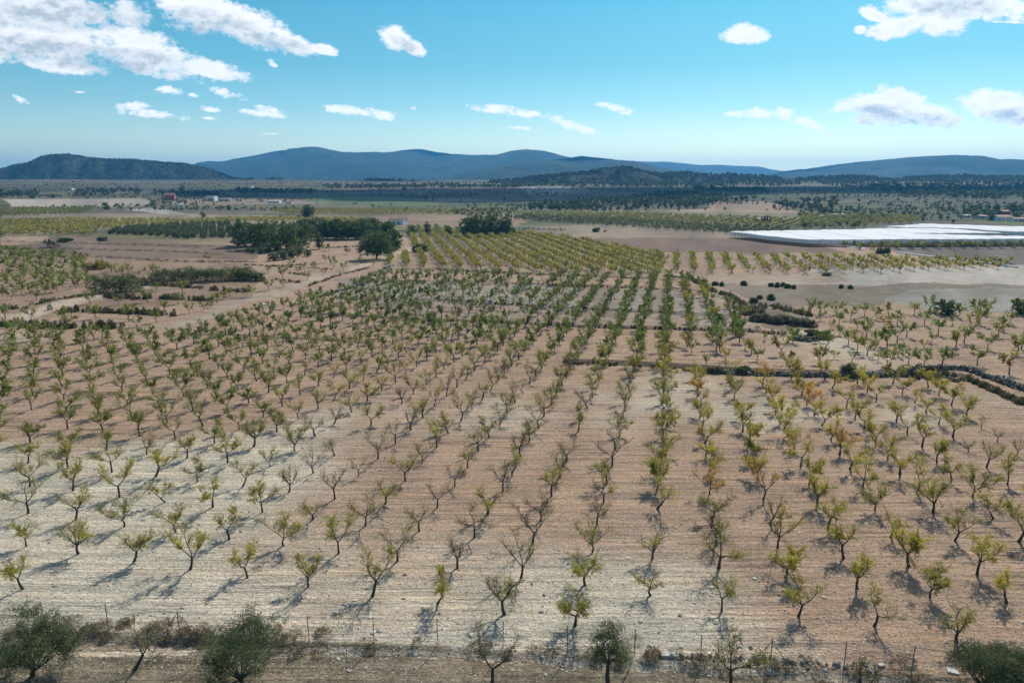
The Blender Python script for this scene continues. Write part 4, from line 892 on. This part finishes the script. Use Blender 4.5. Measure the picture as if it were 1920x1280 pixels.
woodfill([[(1500, 341), (1640, 338), (1930, 337), (1930, 372), (1740, 366), (1600, 354)], [(900, 344), (1180, 339), (1500, 341), (1500, 349), (1180, 352), (960, 350)]], 'continuous dark woodland on the slope below the right and middle hills', 1400, 11, .85, .8, 1.5, (.06, .08, .042))
def hilltrees(H, smin_, smax_, n, seed, label, tone):
    xs, Yg, Z, S = H; r = np.random.default_rng(seed); nd, nu = Z.shape
    fi = r.uniform(0, 1, n) ; fj = r.uniform(0, nu - 2, n)
    s = smin_ + (smax_ - smin_) * fi ** .6; ii = np.clip((s + 1) / 1.9 * (nd - 1), 0, nd - 1.01); i0 = ii.astype(int); j0 = fj.astype(int); ti = ii - i0; tj = fj - j0
    def g(A): return (A[i0, j0] * (1 - ti) + A[i0 + 1, j0] * ti) * (1 - tj) + (A[i0, j0 + 1] * (1 - ti) + A[i0 + 1, j0 + 1] * ti) * tj
    X = xs[j0] * (1 - tj) + xs[j0 + 1] * tj; Y = g(Yg); z = g(Z); k = (fbm(X / 120, Y / 120, seed, 3) > .36) & (z > zt(X, Y) + .5)
    tag(wood(X[k], Y[k], z[k] - 1, seed, *((.7, 1.5) if H is not L1 else (.35, .85)), tone).obj('pine_wood', m_leafv, smooth=False, color=True), label, 'wood', None, 'stuff')
hilltrees(L6, -.55, .03, 5200, 71, 'dark pines covering the long low ridge in front of the blue hills', (.05, .065, .035))
hilltrees(L1, -.85, .03, 6500, 73, 'dark pines covering the left hill', (.036, .048, .028))
hilltrees(L7, -.6, .05, 1500, 72, 'dark pines on the small rise in front of the blue mountain', (.05, .065, .035))
# scrub, hedges and little trees dotted over the valley
def valley():
    r = np.random.default_rng(77); n = 26000; th = r.uniform(-.72, .72, n); D = 480 * (3300 / 480) ** r.random(n); X = np.sin(th) * D; Y = np.cos(th) * D
    k = (fbm(X / 190, Y / 150, 81, 4) + .35 * (fbm(X / 40, Y / 30, 82, 3) - .5) > .53) & (r.random(n) < .75); k |= r.random(n) < .05
    for poly in ([(1180, 420), (1380, 432), (1930, 418), (1930, 510), (1100, 470)], [(560, 366), (800, 372), (830, 385), (640, 384)], [(0, 374), (260, 372), (300, 384), (0, 389)], [(0, 395), (700, 395), (960, 410), (960, 470), (0, 470)], [(960, 396), (1500, 396), (1500, 436), (960, 436)]):
        g = P(*np.array(poly, float).T)[:2]; k &= ~inpoly(X, Y, g[0], g[1])
    X, Y = X[k][:7500], Y[k][:7500]; print('valley', len(X))
    tag(wood(X, Y, zt(X, Y) - .6, 83, .18, .75, (.095, .115, .06)).obj('far_scrub', m_leafv, smooth=False, color=True), 'scrub, hedges and small trees dotted over the far valley', 'scrub', None, 'stuff')
valley()
# olive plantation far behind, one mass
X, Y = fill([(965, 405), (1180, 412), (1300, 422), (1480, 430), (1480, 438), (1365, 440), (1275, 434), (1100, 422), (965, 413)], 30, 8, 6.5, .5, 1300, .95)
def olv():
    r = np.random.default_rng(3); mb = MB(); n = 60; d = r.normal(size=(n, 3)); d /= np.linalg.norm(d, axis=1)[:, None]
    leaves(mb, r, d * r.uniform(.3, 1, n)[:, None] * np.array([1.9, 1.9, 1.3]) + np.array([0, 0, 2.1]), 1.0, .5); tube(mb, [(0, 0, -.3), (0, 0, 1.5)], [.2, .15], 4); V, Q, _, _ = mb.arrays(); return V, Q
_pl = PL; PL = [olv()]
tag(wood(X, Y, zt(X, Y), 8, .8, 1.1, (.10, .12, .07)).obj('olive_grove', m_leafv, smooth=False, color=True), 'far grey-green olive plantation in rows behind the round pine group', 'olive grove', None, 'stuff')
PL = _pl
# single trees on the far plain, each a thing
SING = [(199, 393, 15, 13), (287, 386, 14, 11), (381, 407, 12, 10), (430, 394, 8, 10), (857, 401, 9, 10), (1049, 395, 9, 9), (798, 373, 9, 8), (759, 356, 12, 6), (342, 356, 12, 8), (878, 388, 6, 6), (953, 405, 6, 6), (1273, 395, 7, 7), (1118, 395, 8, 7), (1451, 390, 8, 8), (1558, 389, 11, 12), (1587, 395, 8, 10), (1610, 396, 7, 9), (1603, 414, 7, 8), (1668, 385, 8, 6), (1780, 394, 8, 8), (1858, 413, 16, 18), (1872, 412, 14, 16), (1830, 408, 12, 12), (1905, 412, 14, 14), (1845, 405, 10, 12), (1810, 403, 10, 10), (1470, 418, 7, 7), (945, 376, 6, 5), (560, 408, 8, 6), (525, 410, 8, 7), (1720, 402, 6, 5), (1540, 405, 12, 9), (60, 372, 10, 8), (100, 371, 9, 7), (1500, 404, 12, 7), (1495, 440, 8, 5)]
SL = ['dark tree standing alone on the far plain left of the red house', 'dark tree on the far plain beside the red house']
base = None
for i, (x, y, w, h) in enumerate(SING):
    if base is None:
        base = make_tree('field_tree', '', 'tree', None, x, y, w, h, 260, m_pine, leaf=(1.1, .45), n=900, trunkh=.12, nl=5); bk = kk(x, y); o = base
    else:
        o = copy_tree(base); X, Y, Z = [float(q) for q in P(float(x), float(y))]; o.location = (X, Y, Z - .1); o.rotation_euler.z = i * 1.7
        o.scale = (w * kk(x, y) / (15 * bk), w * kk(x, y) / (15 * bk), h * kk(x, y) / (13 * bk))
    if x < 620: lab = f'small dark tree on the far left plain, {ORD[1 + sorted([s_[0] for s_ in SING if s_[0] < 620]).index(x)]} from the left'
    elif x < 1300: lab = f'small dark tree on the far middle plain, {ORD[1 + sorted([s_[0] for s_ in SING if 620 <= s_[0] < 1300]).index(x)]} from the left'
    else: lab = f'dark tree on the far right plain, {ORD[1 + sorted([s_[0] for s_ in SING if s_[0] >= 1300]).index(x)]} from the left'
    tag(o, lab, 'tree', 'single trees on the far plain')

# ------------------------------------------------------------------ stones, walls, scrub
ICO_V = np.array([(0, 0, 1)] + [(.894 * math.cos(i * 1.2566), .894 * math.sin(i * 1.2566), .447) for i in range(5)] + [(.894 * math.cos(i * 1.2566 + .628), .894 * math.sin(i * 1.2566 + .628), -.447) for i in range(5)] + [(0, 0, -1)])
ICO_T = np.array([(0, i + 1, (i + 1) % 5 + 1) for i in range(5)] + [(i + 1, i + 6, (i + 1) % 5 + 1) for i in range(5)] + [((i + 1) % 5 + 1, i + 6, (i + 1) % 5 + 6) for i in range(5)] + [(11, (i + 1) % 5 + 6, i + 6) for i in range(5)])
def rocks(X, Y, Z, S, seed, c0, c1):
    r = np.random.default_rng(seed); n = len(X)
    V = ICO_V[None] * (1 + r.uniform(-.3, .3, (n, 12, 1))) * (S[:, None] * r.uniform(.6, 1.3, (n, 3)))[:, None] * np.array([1, 1, .65])
    a = r.uniform(0, 6.28, n); ca, sa = np.cos(a)[:, None], np.sin(a)[:, None]
    V = np.stack([V[..., 0] * ca - V[..., 1] * sa, V[..., 0] * sa + V[..., 1] * ca, V[..., 2]], -1) + np.stack([X, Y, Z], -1)[:, None]
    T = (ICO_T[None] + np.arange(n)[:, None, None] * 12).reshape(-1, 3)
    t = r.random((n, 1)); cc = np.array(c0) * (1 - t) + np.array(c1) * t
    mb = MB(); mb.add(V.reshape(-1, 3), None, T, col=np.repeat(cc, 12, 0)); return mb
def along(poly, step, seed):
    g = np.stack(P0(*np.array(poly, float).T), 1); d = np.r_[0, np.cumsum(np.linalg.norm(np.diff(g, axis=0), axis=1))]
    s = np.arange(0, d[-1], step); x = np.interp(s, d, g[:, 0]); y = np.interp(s, d, g[:, 1]); return x, y
def wall(poly, label, w, h, seed, dens=9, s0=.16, s1=.38, c0=(.10, .095, .08), c1=(.26, .245, .21)):
    x, y = along(poly, 1 / dens, seed); r = np.random.default_rng(seed); n = len(x) * 3; x = np.tile(x, 3); y = np.tile(y, 3)
    q = r.normal(size=n) * w * .33; t = r.normal(size=n) * .3; hh = h * (.7 + .5 * fbm(x / 2.5, y / 2.5, seed, 3)) * np.exp(-(q / (w * .5)) ** 2)
    z = zt(x + t, y + q) + hh * r.uniform(.1, 1, n)
    tag(rocks(x + t, y + q, z, r.uniform(s0, s1, n), seed, c0, c1).obj('stone_wall', m_rock, smooth=False, color=True), label, 'stone wall')
wall([(1360, 700), (1420, 702), (1500, 704), (1600, 706), (1700, 703), (1760, 697), (1812, 693)], 'dark dry stone wall along the step between the two right orchards', 1.3, 1.0, 401, 8)
wall([(1812, 694), (1850, 706), (1900, 724), (1960, 745)], 'tumbled stone wall running down to the right edge', 1.6, 1.0, 402, 8)
wall([(1480, 636), (1515, 640), (1545, 634)], 'short heap of dark stones at the corner of the terrace', 1.5, 1.0, 403, 8)
wall([(1270, 1232), (1330, 1233), (1420, 1237), (1520, 1245), (1640, 1252)], 'row of pale and dark stones along the lip of the field above the fence', .7, .25, 404, 3, .07, .2, (.12, .11, .09), (.34, .32, .28))
wall([(610, 552), (660, 540), (700, 512), (735, 500)], 'pale stone bank below the pale track', 2.2, .7, 405, 4, .2, .5, (.2, .18, .15), (.4, .37, .31))
wall([(1245, 520), (1290, 524), (1320, 530)], 'small pile of grey stones where the terraces end', 1.5, .8, 406, 5)
r = np.random.default_rng(12)
X, Y = P0(r.uniform(-150, 2050, 12000), 740 + 520 * r.random(12000) ** .8); S = r.uniform(.03, .10, 12000) * (1 + (r.random(12000) < .04) * 1.2)
tag(rocks(X, Y, zt(X, Y) + S * .1, S, 13, (.34, .30, .24), (.58, .55, .48)).obj('stones', m_rock, smooth=False, color=True), 'pale limestones scattered over the ploughed soil', 'stones', None, 'stuff')
def scrub(bands, name, label, seed, L, W, mat=None):
    """bands: (photo polyline, width m, height m, leaves per metre, colour a, colour b)"""
    mb = MB(); r = np.random.default_rng(seed)
    for poly, w, h, dens, ca, cb in bands:
        x, y = along(poly, .25, seed); n = int(len(x) * .25 * dens); k = r.integers(0, len(x), n)
        nc = max(8, int(len(x) * .25 / .8 * max(1, w / 2))); ck = r.integers(0, len(x), nc); cx = x[ck] + r.normal(size=nc) * .3; cy = y[ck] + r.normal(size=nc) * w * .3; chh = h * r.uniform(.45, 1.25, nc) * (.55 + fbm(cx / 3, cy / 3, seed, 3)); cr = r.uniform(.35, .8, nc) * min(1.1, max(w * .6, .45))
        j = r.integers(0, nc, n); d = r.normal(size=(n, 3)); d[:, 2] = np.abs(d[:, 2]); d /= np.linalg.norm(d, axis=1)[:, None]; q = r.uniform(.35, 1, n)[:, None] ** .5
        px_ = cx[j] + d[:, 0] * cr[j] * q[:, 0]; py_ = cy[j] + d[:, 1] * cr[j] * q[:, 0]; pz = zt(px_, py_) + d[:, 2] * chh[j] * q[:, 0]
        tt = r.random(nc)[j][:, None]; cc = (np.array(ca) * (1 - tt) + np.array(cb) * tt) * r.uniform(.7, 1.3, (n, 1))
        leaves(mb, r, np.stack([px_, py_, pz], 1), L, W, .9, cc, d * .7)
    tag(mb.obj(name, m_scrub, smooth=False, color=True), label, 'scrub', None, 'stuff')
DW, DB, DG = (.26, .21, .15), (.17, .135, .10), (.16, .165, .09)
scrub([([(120, 1178), (250, 1184), (380, 1190), (580, 1200), (760, 1206), (900, 1210)], 2.4, .55, 260, DW, DB), ([(900, 1212), (1060, 1224), (1300, 1240)], 1.4, .4, 120, DW, DB), ([(1080, 1222), (1200, 1226), (1330, 1240), (1480, 1250), (1640, 1260), (1800, 1268), (1950, 1278)], 2.2, .5, 220, DB, DW),
       ([(150, 1172), (400, 1180)], 2.0, .5, 100, DW, DG), ([(-150, 1165), (130, 1180)], 2.5, .6, 160, DW, DB), ([(230, 1250), (330, 1240), (420, 1250)], 3.5, .45, 60, DW, DG)], 'dry_scrub', 'dead grey-brown weeds along the foot of the fence', 21, .3, .03)
r = np.random.default_rng(31); n = 26000
X, Y = P0(r.uniform(-200, 2150, n), r.uniform(1215, 1420, n)); k = (fbm(X / 2.2, Y / 1.6, 91, 4) > .47) & (Y < np.interp(X, FENCE[0], FENCE[1]) - .3); X, Y = X[k], Y[k]; px_, py_ = to_px(X, Y)
pth = np.abs(py_ - np.interp(px_, [-100, 500, 900, 1280, 1500, 1930], [1231, 1217, 1230, 1252, 1265, 1298])) > 8; X, Y = X[pth], Y[pth]
mb = MB(); cc = np.where(r.random((len(X), 1)) < .35, np.array(DG) * 1.1, np.array(DW) * 1.2) * r.uniform(.6, 1.3, (len(X), 1))
leaves(mb, r, np.stack([X, Y, zt(X, Y) + .1], 1), .28, .035, 1.2, cc); tag(mb.obj('dry_grass', m_scrub, smooth=False, color=True), 'sparse dry grass and weeds on the strip below the fence', 'grass', None, 'stuff')
GG, G2 = (.14, .145, .085), (.09, .105, .05)
scrub([([(0, 611), (60, 612), (140, 615), (228, 613)], 2.8, 1.9, 330, GG, G2), ([(97, 580), (160, 584), (240, 586), (326, 591)], 2.6, 1.6, 300, GG, G2), ([(198, 556), (260, 560), (330, 560), (402, 565)], 2.6, 1.6, 300, GG, G2), ([(290, 533), (350, 538), (420, 545), (465, 547)], 2.4, 1.3, 220, GG, (.16, .13, .095)),
       ([(0, 577), (45, 580)], 2, 1.1, 120, GG, G2), ([(60, 572), (100, 563), (162, 553)], 1.8, 1.1, 120, GG, G2), ([(455, 497), (520, 500), (590, 496)], 1.5, .7, 60, GG, DB), ([(540, 512), (585, 517)], 1.5, .7, 60, GG, DB), ([(520, 524), (560, 530)], 1.5, 1, 80, GG, DB), ([(470, 497), (620, 505)], 1.2, .5, 40, GG, DB),
       ([(610, 465), (680, 462)], 3, 1.0, 80, GG, G2), ([(580, 536), (640, 515), (690, 503)], 1.6, .7, 60, GG, DB),
       ([(1700, 706), (1760, 704), (1820, 712), (1880, 740), (1940, 765)], 5.5, 1.0, 420, GG, (.17, .15, .09)), ([(1280, 694), (1340, 697), (1420, 702)], 1.5, .9, 110, G2, DB), ([(1060, 681), (1180, 685), (1280, 692)], 1.2, .5, 60, G2, DB),
       ([(1290, 520), (1330, 545), (1370, 556), (1400, 575)], 3.5, 1.2, 220, GG, DB), ([(1420, 622), (1500, 634), (1560, 636)], 2.5, 1.0, 90, GG, DB), ([(1380, 580), (1450, 575), (1520, 592)], 5, 1.3, 300, GG, DB),
       ([(860, 447), (960, 443), (1000, 440), (1040, 436)], 4, 1.2, 50, GG, G2), ([(980, 430), (1060, 432)], 4, 2.0, 70, GG, G2)], 'scrub', 'grey-green scrub on the banks between the terraces', 22, .42, .12)
scrub([([(0, 453), (110, 456), (250, 458), (400, 463)], 2, .4, 22, DB, G2), ([(0, 463), (150, 467), (300, 472), (420, 477)], 2, .4, 25, DB, G2), ([(180, 458), (300, 462), (380, 466)], 5, .6, 18, G2, DB), ([(0, 477), (200, 483), (350, 490), (480, 492)], 1.5, .5, 25, DB, G2), ([(250, 488), (420, 494)], 4, .6, 20, G2, DB),
       ([(800, 602), (940, 606), (1100, 615), (1275, 619), (1404, 622), (1458, 627)], .6, .4, 90, DB, G2), ([(837, 565), (975, 575), (1150, 584), (1275, 590)], .6, .4, 80, DB, G2), ([(960, 532), (1075, 536), (1175, 540), (1275, 545)], .7, .45, 60, DB, G2), ([(820, 507), (975, 514), (1225, 524)], .7, .45, 60, DB, G2)], 'low_scrub', 'thin line of low dark weeds on the terrace edges', 23, .42, .10)

# ------------------------------------------------------------------ fence
def fence():
    pts = [(-160, 1160), (-40, 1167), (85, 1176), (204, 1180), (338, 1193), (459, 1197), (580, 1203), (701, 1205), (821, 1208), (943, 1214), (1064, 1222), (1189, 1229), (1313, 1240), (1443, 1249), (1582, 1254), (1708, 1263), (1835, 1271), (1965, 1280), (2090, 1288)]
    W3 = [tuple(float(q) for q in P(float(a), float(b))) for a, b in pts]
    root = empty('wire_fence', W3[8]); tag(root, 'low wire fence on thin rusty posts along the near edge of the orchard', 'fence')
    o0 = np.array(W3[8]); Hh = 2.3
    for i, w in enumerate(W3):
        b = np.array(w) - o0; mb = MB(); ln = np.array([.03 * math.sin(i * 3), .02 * math.cos(i * 5), 0])
        tube(mb, [b + [0, 0, -.3], b + [0, 0, Hh * .5] + ln * .5, b + [0, 0, Hh] + ln], [.035, .035, .035], 6); tube(mb, [b + [0, 0, Hh] + ln, b + [0, 0, Hh + .03] + ln], [.045, .03], 6)
        mb.obj('post', m_steel, root)
        if i in (4, 13):
            d = (np.array(W3[i + 1]) - np.array(W3[i - 1])); d /= np.linalg.norm(d)
            for s in (-1, 1):
                mb = MB(); e = b + d * s * 1.55; tube(mb, [b + [0, 0, Hh * .93], e + [0, 0, -.1]], [.028, .028], 6); mb.obj('brace', m_steel, root)
    for h in (.3, 1.0, 1.7, 2.2):
        mb = MB(); L_ = []
        for i in range(len(W3) - 1):
            a, b = np.array(W3[i]) - o0, np.array(W3[i + 1]) - o0
            for t in np.linspace(0, 1, 8)[:-1]: L_.append(a + (b - a) * t + [0, 0, h - .12 * math.sin(math.pi * t)])
        L_.append(np.array(W3[-1]) - o0 + [0, 0, h]); tube(mb, L_, .011, 3); mb.obj('wire', m_steel, root)
fence()
def slab(x, y, w, d, h, rz, lab, nm='concrete_slab', cat='slab', mat=None):
    X, Y, Z = [float(q) for q in P(float(x), float(y))]; mb = MB(); box(mb, -w / 2, w / 2, -d / 2, d / 2, -.05, h)
    o = mb.obj(nm, mat or m_concrete, smooth=False); o.location = (X, Y, Z + .02); o.rotation_euler = (.06, .02, rz)
    bv = o.modifiers.new('edge', 'BEVEL'); bv.width = .015; bv.segments = 2; tag(o, lab, cat)
slab(1253, 1229, 1.15, .5, .22, -.05, 'long pale concrete block lying in the weeds by the fence')
slab(1652, 1248, .45, .3, .15, .3, 'small pale block among the stones on the field lip')
slab(1786, 1259, .75, .5, .12, -.35, 'flat pale slab lying below the fence on the right')
slab(498, 572, 1.9, 1.2, .3, .1, 'white slab at the lower end of the pale track')
slab(759, 477, 3.0, 1.5, 1.4, .1, 'small dark box beside the far end of the track', 'box', 'box', m_dark)

# ------------------------------------------------------------------ white netting and pipes
def net(polys):
    c = P0(1650., 437., 4.0); root = empty('netting_canopy', (float(c[0]), float(c[1]), 0)); tag(root, 'huge flat white netting canopy over the crops on the right', 'netting')
    for poly, hh, nm in polys:
        g = np.stack(P0(*np.array(poly, float).T, hh), 1) - np.array([c[0], c[1]])
        xs = np.linspace(g[:, 0].min(), g[:, 0].max(), 150); ys_ = np.linspace(g[:, 1].min(), g[:, 1].max(), 110); XX, YY = np.meshgrid(xs, ys_)
        ZZ = hh + .35 * np.abs(np.sin(XX * math.pi / 9 + .2 * YY * 0)) * .6 + .5 * (fbm((XX + 900) / 30, YY / 30 + 50, 4, 2) - .5)
        keep = inpoly(XX, YY, g[:, 0], g[:, 1]); nu = 150; i = np.arange(109)[:, None] * nu; k = np.arange(149)[None]
        Q = np.stack([i + k, i + k + 1, i + nu + k + 1, i + nu + k], -1).reshape(-1, 4); Q = Q[keep.ravel()[Q].sum(1) >= 2]
        mb = MB(); mb.add(np.stack([XX, YY, ZZ], -1).reshape(-1, 3), Q); mb.obj(nm, m_net, root)
        e = MB(); f = np.r_[g, g[:1]]; n = len(g)
        for a in range(n):
            for t in np.linspace(0, 1, 14)[:-1]:
                q = f[a] + (f[a + 1] - f[a]) * t; tube(e, [(q[0], q[1], -1.5), (q[0], q[1], hh)], [.07, .07], 4)
        e.obj('support_posts', m_steel, root); sm = MB()
        for bx_ in np.arange(g[:, 0].min() + 6, g[:, 0].max(), 26.0):
            yy_ = np.linspace(g[:, 1].min(), g[:, 1].max(), 160); ins = inpoly(np.full(160, bx_) , yy_, g[:, 0], g[:, 1])
            if ins.sum() > 4: tube(sm, [(bx_, q_, hh + .3) for q_ in yy_[ins][::4]], .06, 4)
        if sm.n: sm.obj('seam', m_greywall, root)
        e = MB(); V = np.concatenate([np.c_[g, np.full(n, hh + .05)], np.c_[g * .999, np.full(n, hh - 2.2)]]); e.add(V, [(a, (a + 1) % n, (a + 1) % n + n, a + n) for a in range(n)]); e.obj('side_curtain', m_net, root)
net([([(1369, 434), (1500, 432.2), (1600, 430), (1655, 428), (1740, 428), (1800, 431), (1880, 437), (1700, 438), (1800, 441), (1990, 444), (1990, 447), (1800, 448.4), (1514, 449.4), (1444, 443)], 4.0, 'net'),
     ([(1653, 425), (1692, 423), (1734, 419.8), (1805, 421.6), (1990, 427), (1990, 434.5), (1895, 434.5), (1800, 428.6)], 4.4, 'net')])
def pipe(pts, lab):
    g = np.stack(P(*np.array(pts, float).T), 1); mb = MB(); tube(mb, g + [0, 0, .2], .45, 8); tag(mb.obj('white_pipe', m_plaster), lab, 'pipe')
pipe([(1515, 452), (1560, 458), (1614, 466)], 'white pipe running from the corner of the netting')
pipe([(1681, 474), (1793, 488), (1860, 496), (1908, 502)], 'long white pipe crossing behind the young orchard rows')

# ------------------------------------------------------------------ buildings
def house(x, y, w, h, dep, rz, lab, wall_m, roof_m, cat='house', nwin=3, roof='gable', name=None):
    """x, y: middle of the foot in the photo; w, h: photo size of the front"""
    X, Y, Z = [float(q) for q in P(float(x), float(y))]; k = math.hypot(X, Y) / FP; w *= k; h *= k; D = dep
    root = empty(name or cat.replace(' ', '_'), (X, Y, Z), rz); tag(root, lab, cat)
    hw = h * (.7 if roof == 'gable' else 1)
    mb = MB(); V = [(-w / 2, 0, -2), (w / 2, 0, -2), (w / 2, D, -2), (-w / 2, D, -2), (-w / 2, 0, hw), (w / 2, 0, hw), (w / 2, D, hw), (-w / 2, D, hw)]
    Q = [(0, 1, 5, 4), (1, 2, 6, 5), (2, 3, 7, 6), (3, 0, 4, 7)]
    if roof == 'gable':
        V += [(-w / 2, D / 2, h), (w / 2, D / 2, h)]; mb.add(V, Q, [(4, 8, 7), (5, 6, 9)]); mb.obj('wall', wall_m, root, smooth=False)
        mb = MB(); o_ = .35
        for s, y0, y1 in ((0, -o_, D / 2), (1, D + o_, D / 2)):
            z0 = hw - (h - hw) * o_ / (D / 2); A = [(-w / 2 - o_, y0, z0 + .06), (w / 2 + o_, y0, z0 + .06), (w / 2 + o_, y1, h + .06), (-w / 2 - o_, y1, h + .06)]
            B = [(a, b, c + .22) for a, b, c in A]; mb.add(A + B, [(0, 1, 2, 3), (4, 5, 6, 7), (0, 1, 5, 4), (1, 2, 6, 5), (2, 3, 7, 6), (3, 0, 4, 7)])
        mb.obj('roof', roof_m, root, smooth=False)
    else:
        mb.add(V, Q + [(4, 5, 6, 7)]); mb.obj('wall', wall_m, root, smooth=False); mb = MB(); box(mb, -w / 2 - .2, w / 2 + .2, -.2, D + .2, hw + .003, hw + .3); mb.obj('roof', roof_m, root, smooth=False)
    st = 2 if hw > 5 else 1
    for i in range(nwin):
        for s in range(st):
            cx = -w / 2 + (i + .5) * w / nwin; zb = .9 + s * hw / st * .95
            mb = MB(); box(mb, cx - .6, cx + .6, -.06, .1, zb, zb + 1.3); mb.obj('window', m_dark, root, smooth=False)
    mb = MB(); box(mb, w * .17 - .5, w * .17 + .5, -.05, .1, 0, 2.1); mb.obj('door', m_roof, root, smooth=False)
house(318, 375, 15, 11, 10, .2, 'two-storey red farmhouse on the far left plain', m_red, m_roof, nwin=3)
house(394, 377, 15, 8, 12, -.1, 'tall white farm building right of the red farmhouse', m_plaster, m_greywall, 'farm building', 2, 'flat')
house(419, 377, 18, 4.5, 10, 0, 'long low white shed right of the tall white farm building', m_plaster, m_greywall, 'shed', 3, 'flat')
house(340, 388, 8, 5, 8, .4, 'small bright shed below the red farmhouse', m_plaster, m_greywall, 'shed', 1)
house(513, 381, 20, 5, 12, .1, 'long white farm shed behind the lone tall tree, left one', m_plaster, m_greywall, 'shed', 3)
house(541, 382, 11, 4, 9, -.2, 'short white farm shed just right of the long one', m_plaster, m_roof, 'shed', 2)
house(466, 353.5, 9, 3.2, 20, 0, 'tiny bright white building far away below the blue mountain', m_plaster, m_greywall, 'building', 2, 'flat')
house(130, 356, 7, 3, 12, 0, 'tiny pale house at the foot of the left hill', m_plaster, m_roof, 'house', 2)
house(742, 421, 30, 12, 8, -.35, 'ruined cottage with reddish roof and white gable behind the pines', m_plaster, m_roof, 'cottage', 2)
house(1434, 417, 22, 7, 12, .1, 'grey country house with cypresses on the right plain', m_greywall, m_roof, nwin=4)
house(1470, 415, 14, 4, 10, -.1, 'small white house right of the one with cypresses', m_plaster, m_roof, nwin=2)
house(1548, 409, 22, 3.6, 12, 0, 'long low white warehouse left of the netting, nearer half', m_plaster, m_greywall, 'warehouse', 4, 'flat')
house(1574, 407, 28, 4, 12, .05, 'long low grey warehouse joined behind the white one', m_greywall, m_greywall, 'warehouse', 4, 'flat')
house(1885, 414, 24, 8, 14, .1, 'white villa among dark trees near the right edge', m_plaster, m_roof, nwin=4)
house(1912, 416, 16, 6, 10, -.1, 'low white house right of the villa at the right edge', m_plaster, m_roof, nwin=3)
house(1846, 410, 14, 5, 10, .2, 'pale house left of the villa, half hidden by trees', m_greywall, m_roof, nwin=2)
house(1815, 408, 10, 4, 10, .2, 'small pale outbuilding farthest left of the villa group', m_greywall, m_greywall, 'outbuilding', 1)
house(1887, 403, 12, 7, 10, .1, 'ochre house behind the white villa', m_red, m_roof, nwin=2)
house(1010, 345, 20, 3, 20, 0, 'thin pale shed below the long dark ridge', m_greywall, m_greywall, 'shed', 3, 'flat')
for i, (x, w, h) in enumerate([(1428, 4, 11), (1433, 3.5, 13), (1439, 4, 14), (1444, 3.5, 12)]):
    make_tree('cypress_tree', ['leftmost', 'second', 'third and tallest', 'rightmost'][i] + ' dark cypress in front of the grey country house', 'cypress', 'cypresses by the grey country house', x, 418.5, w, h, 300 + i, m_pine, 'column', .05, (.7, .3), 500, 7)
# mast on the right mountain
def mast():
    U, V = px_dir(1793, 295); Yd = 5600; root = empty('radio_mast', (float(U * Yd), Yd, float(HC + V * Yd) - 12)); tag(root, 'thin radio mast on top of the right mountain', 'mast')
    mb = MB()
    for a, b in ((0, 2), (1.7, -1), (-1.7, -1)): tube(mb, [(a, b, 0), (a * .3, b * .3, 62)], [.5, .3], 4)
    for z in range(4, 60, 6):
        s = 1 - .7 * z / 62; P3 = [(0, 2 * s, z), (1.7 * s, -s, z), (-1.7 * s, -s, z)]
        for q in range(3): tube(mb, [P3[q], P3[(q + 1) % 3]], [.2, .2], 3)
    mb.obj('lattice', m_steel, root); mb = MB(); tube(mb, [(0, 0, 60), (0, 0, 72)], [.3, .15], 5); mb.obj('antenna', m_steel, root)
mast()
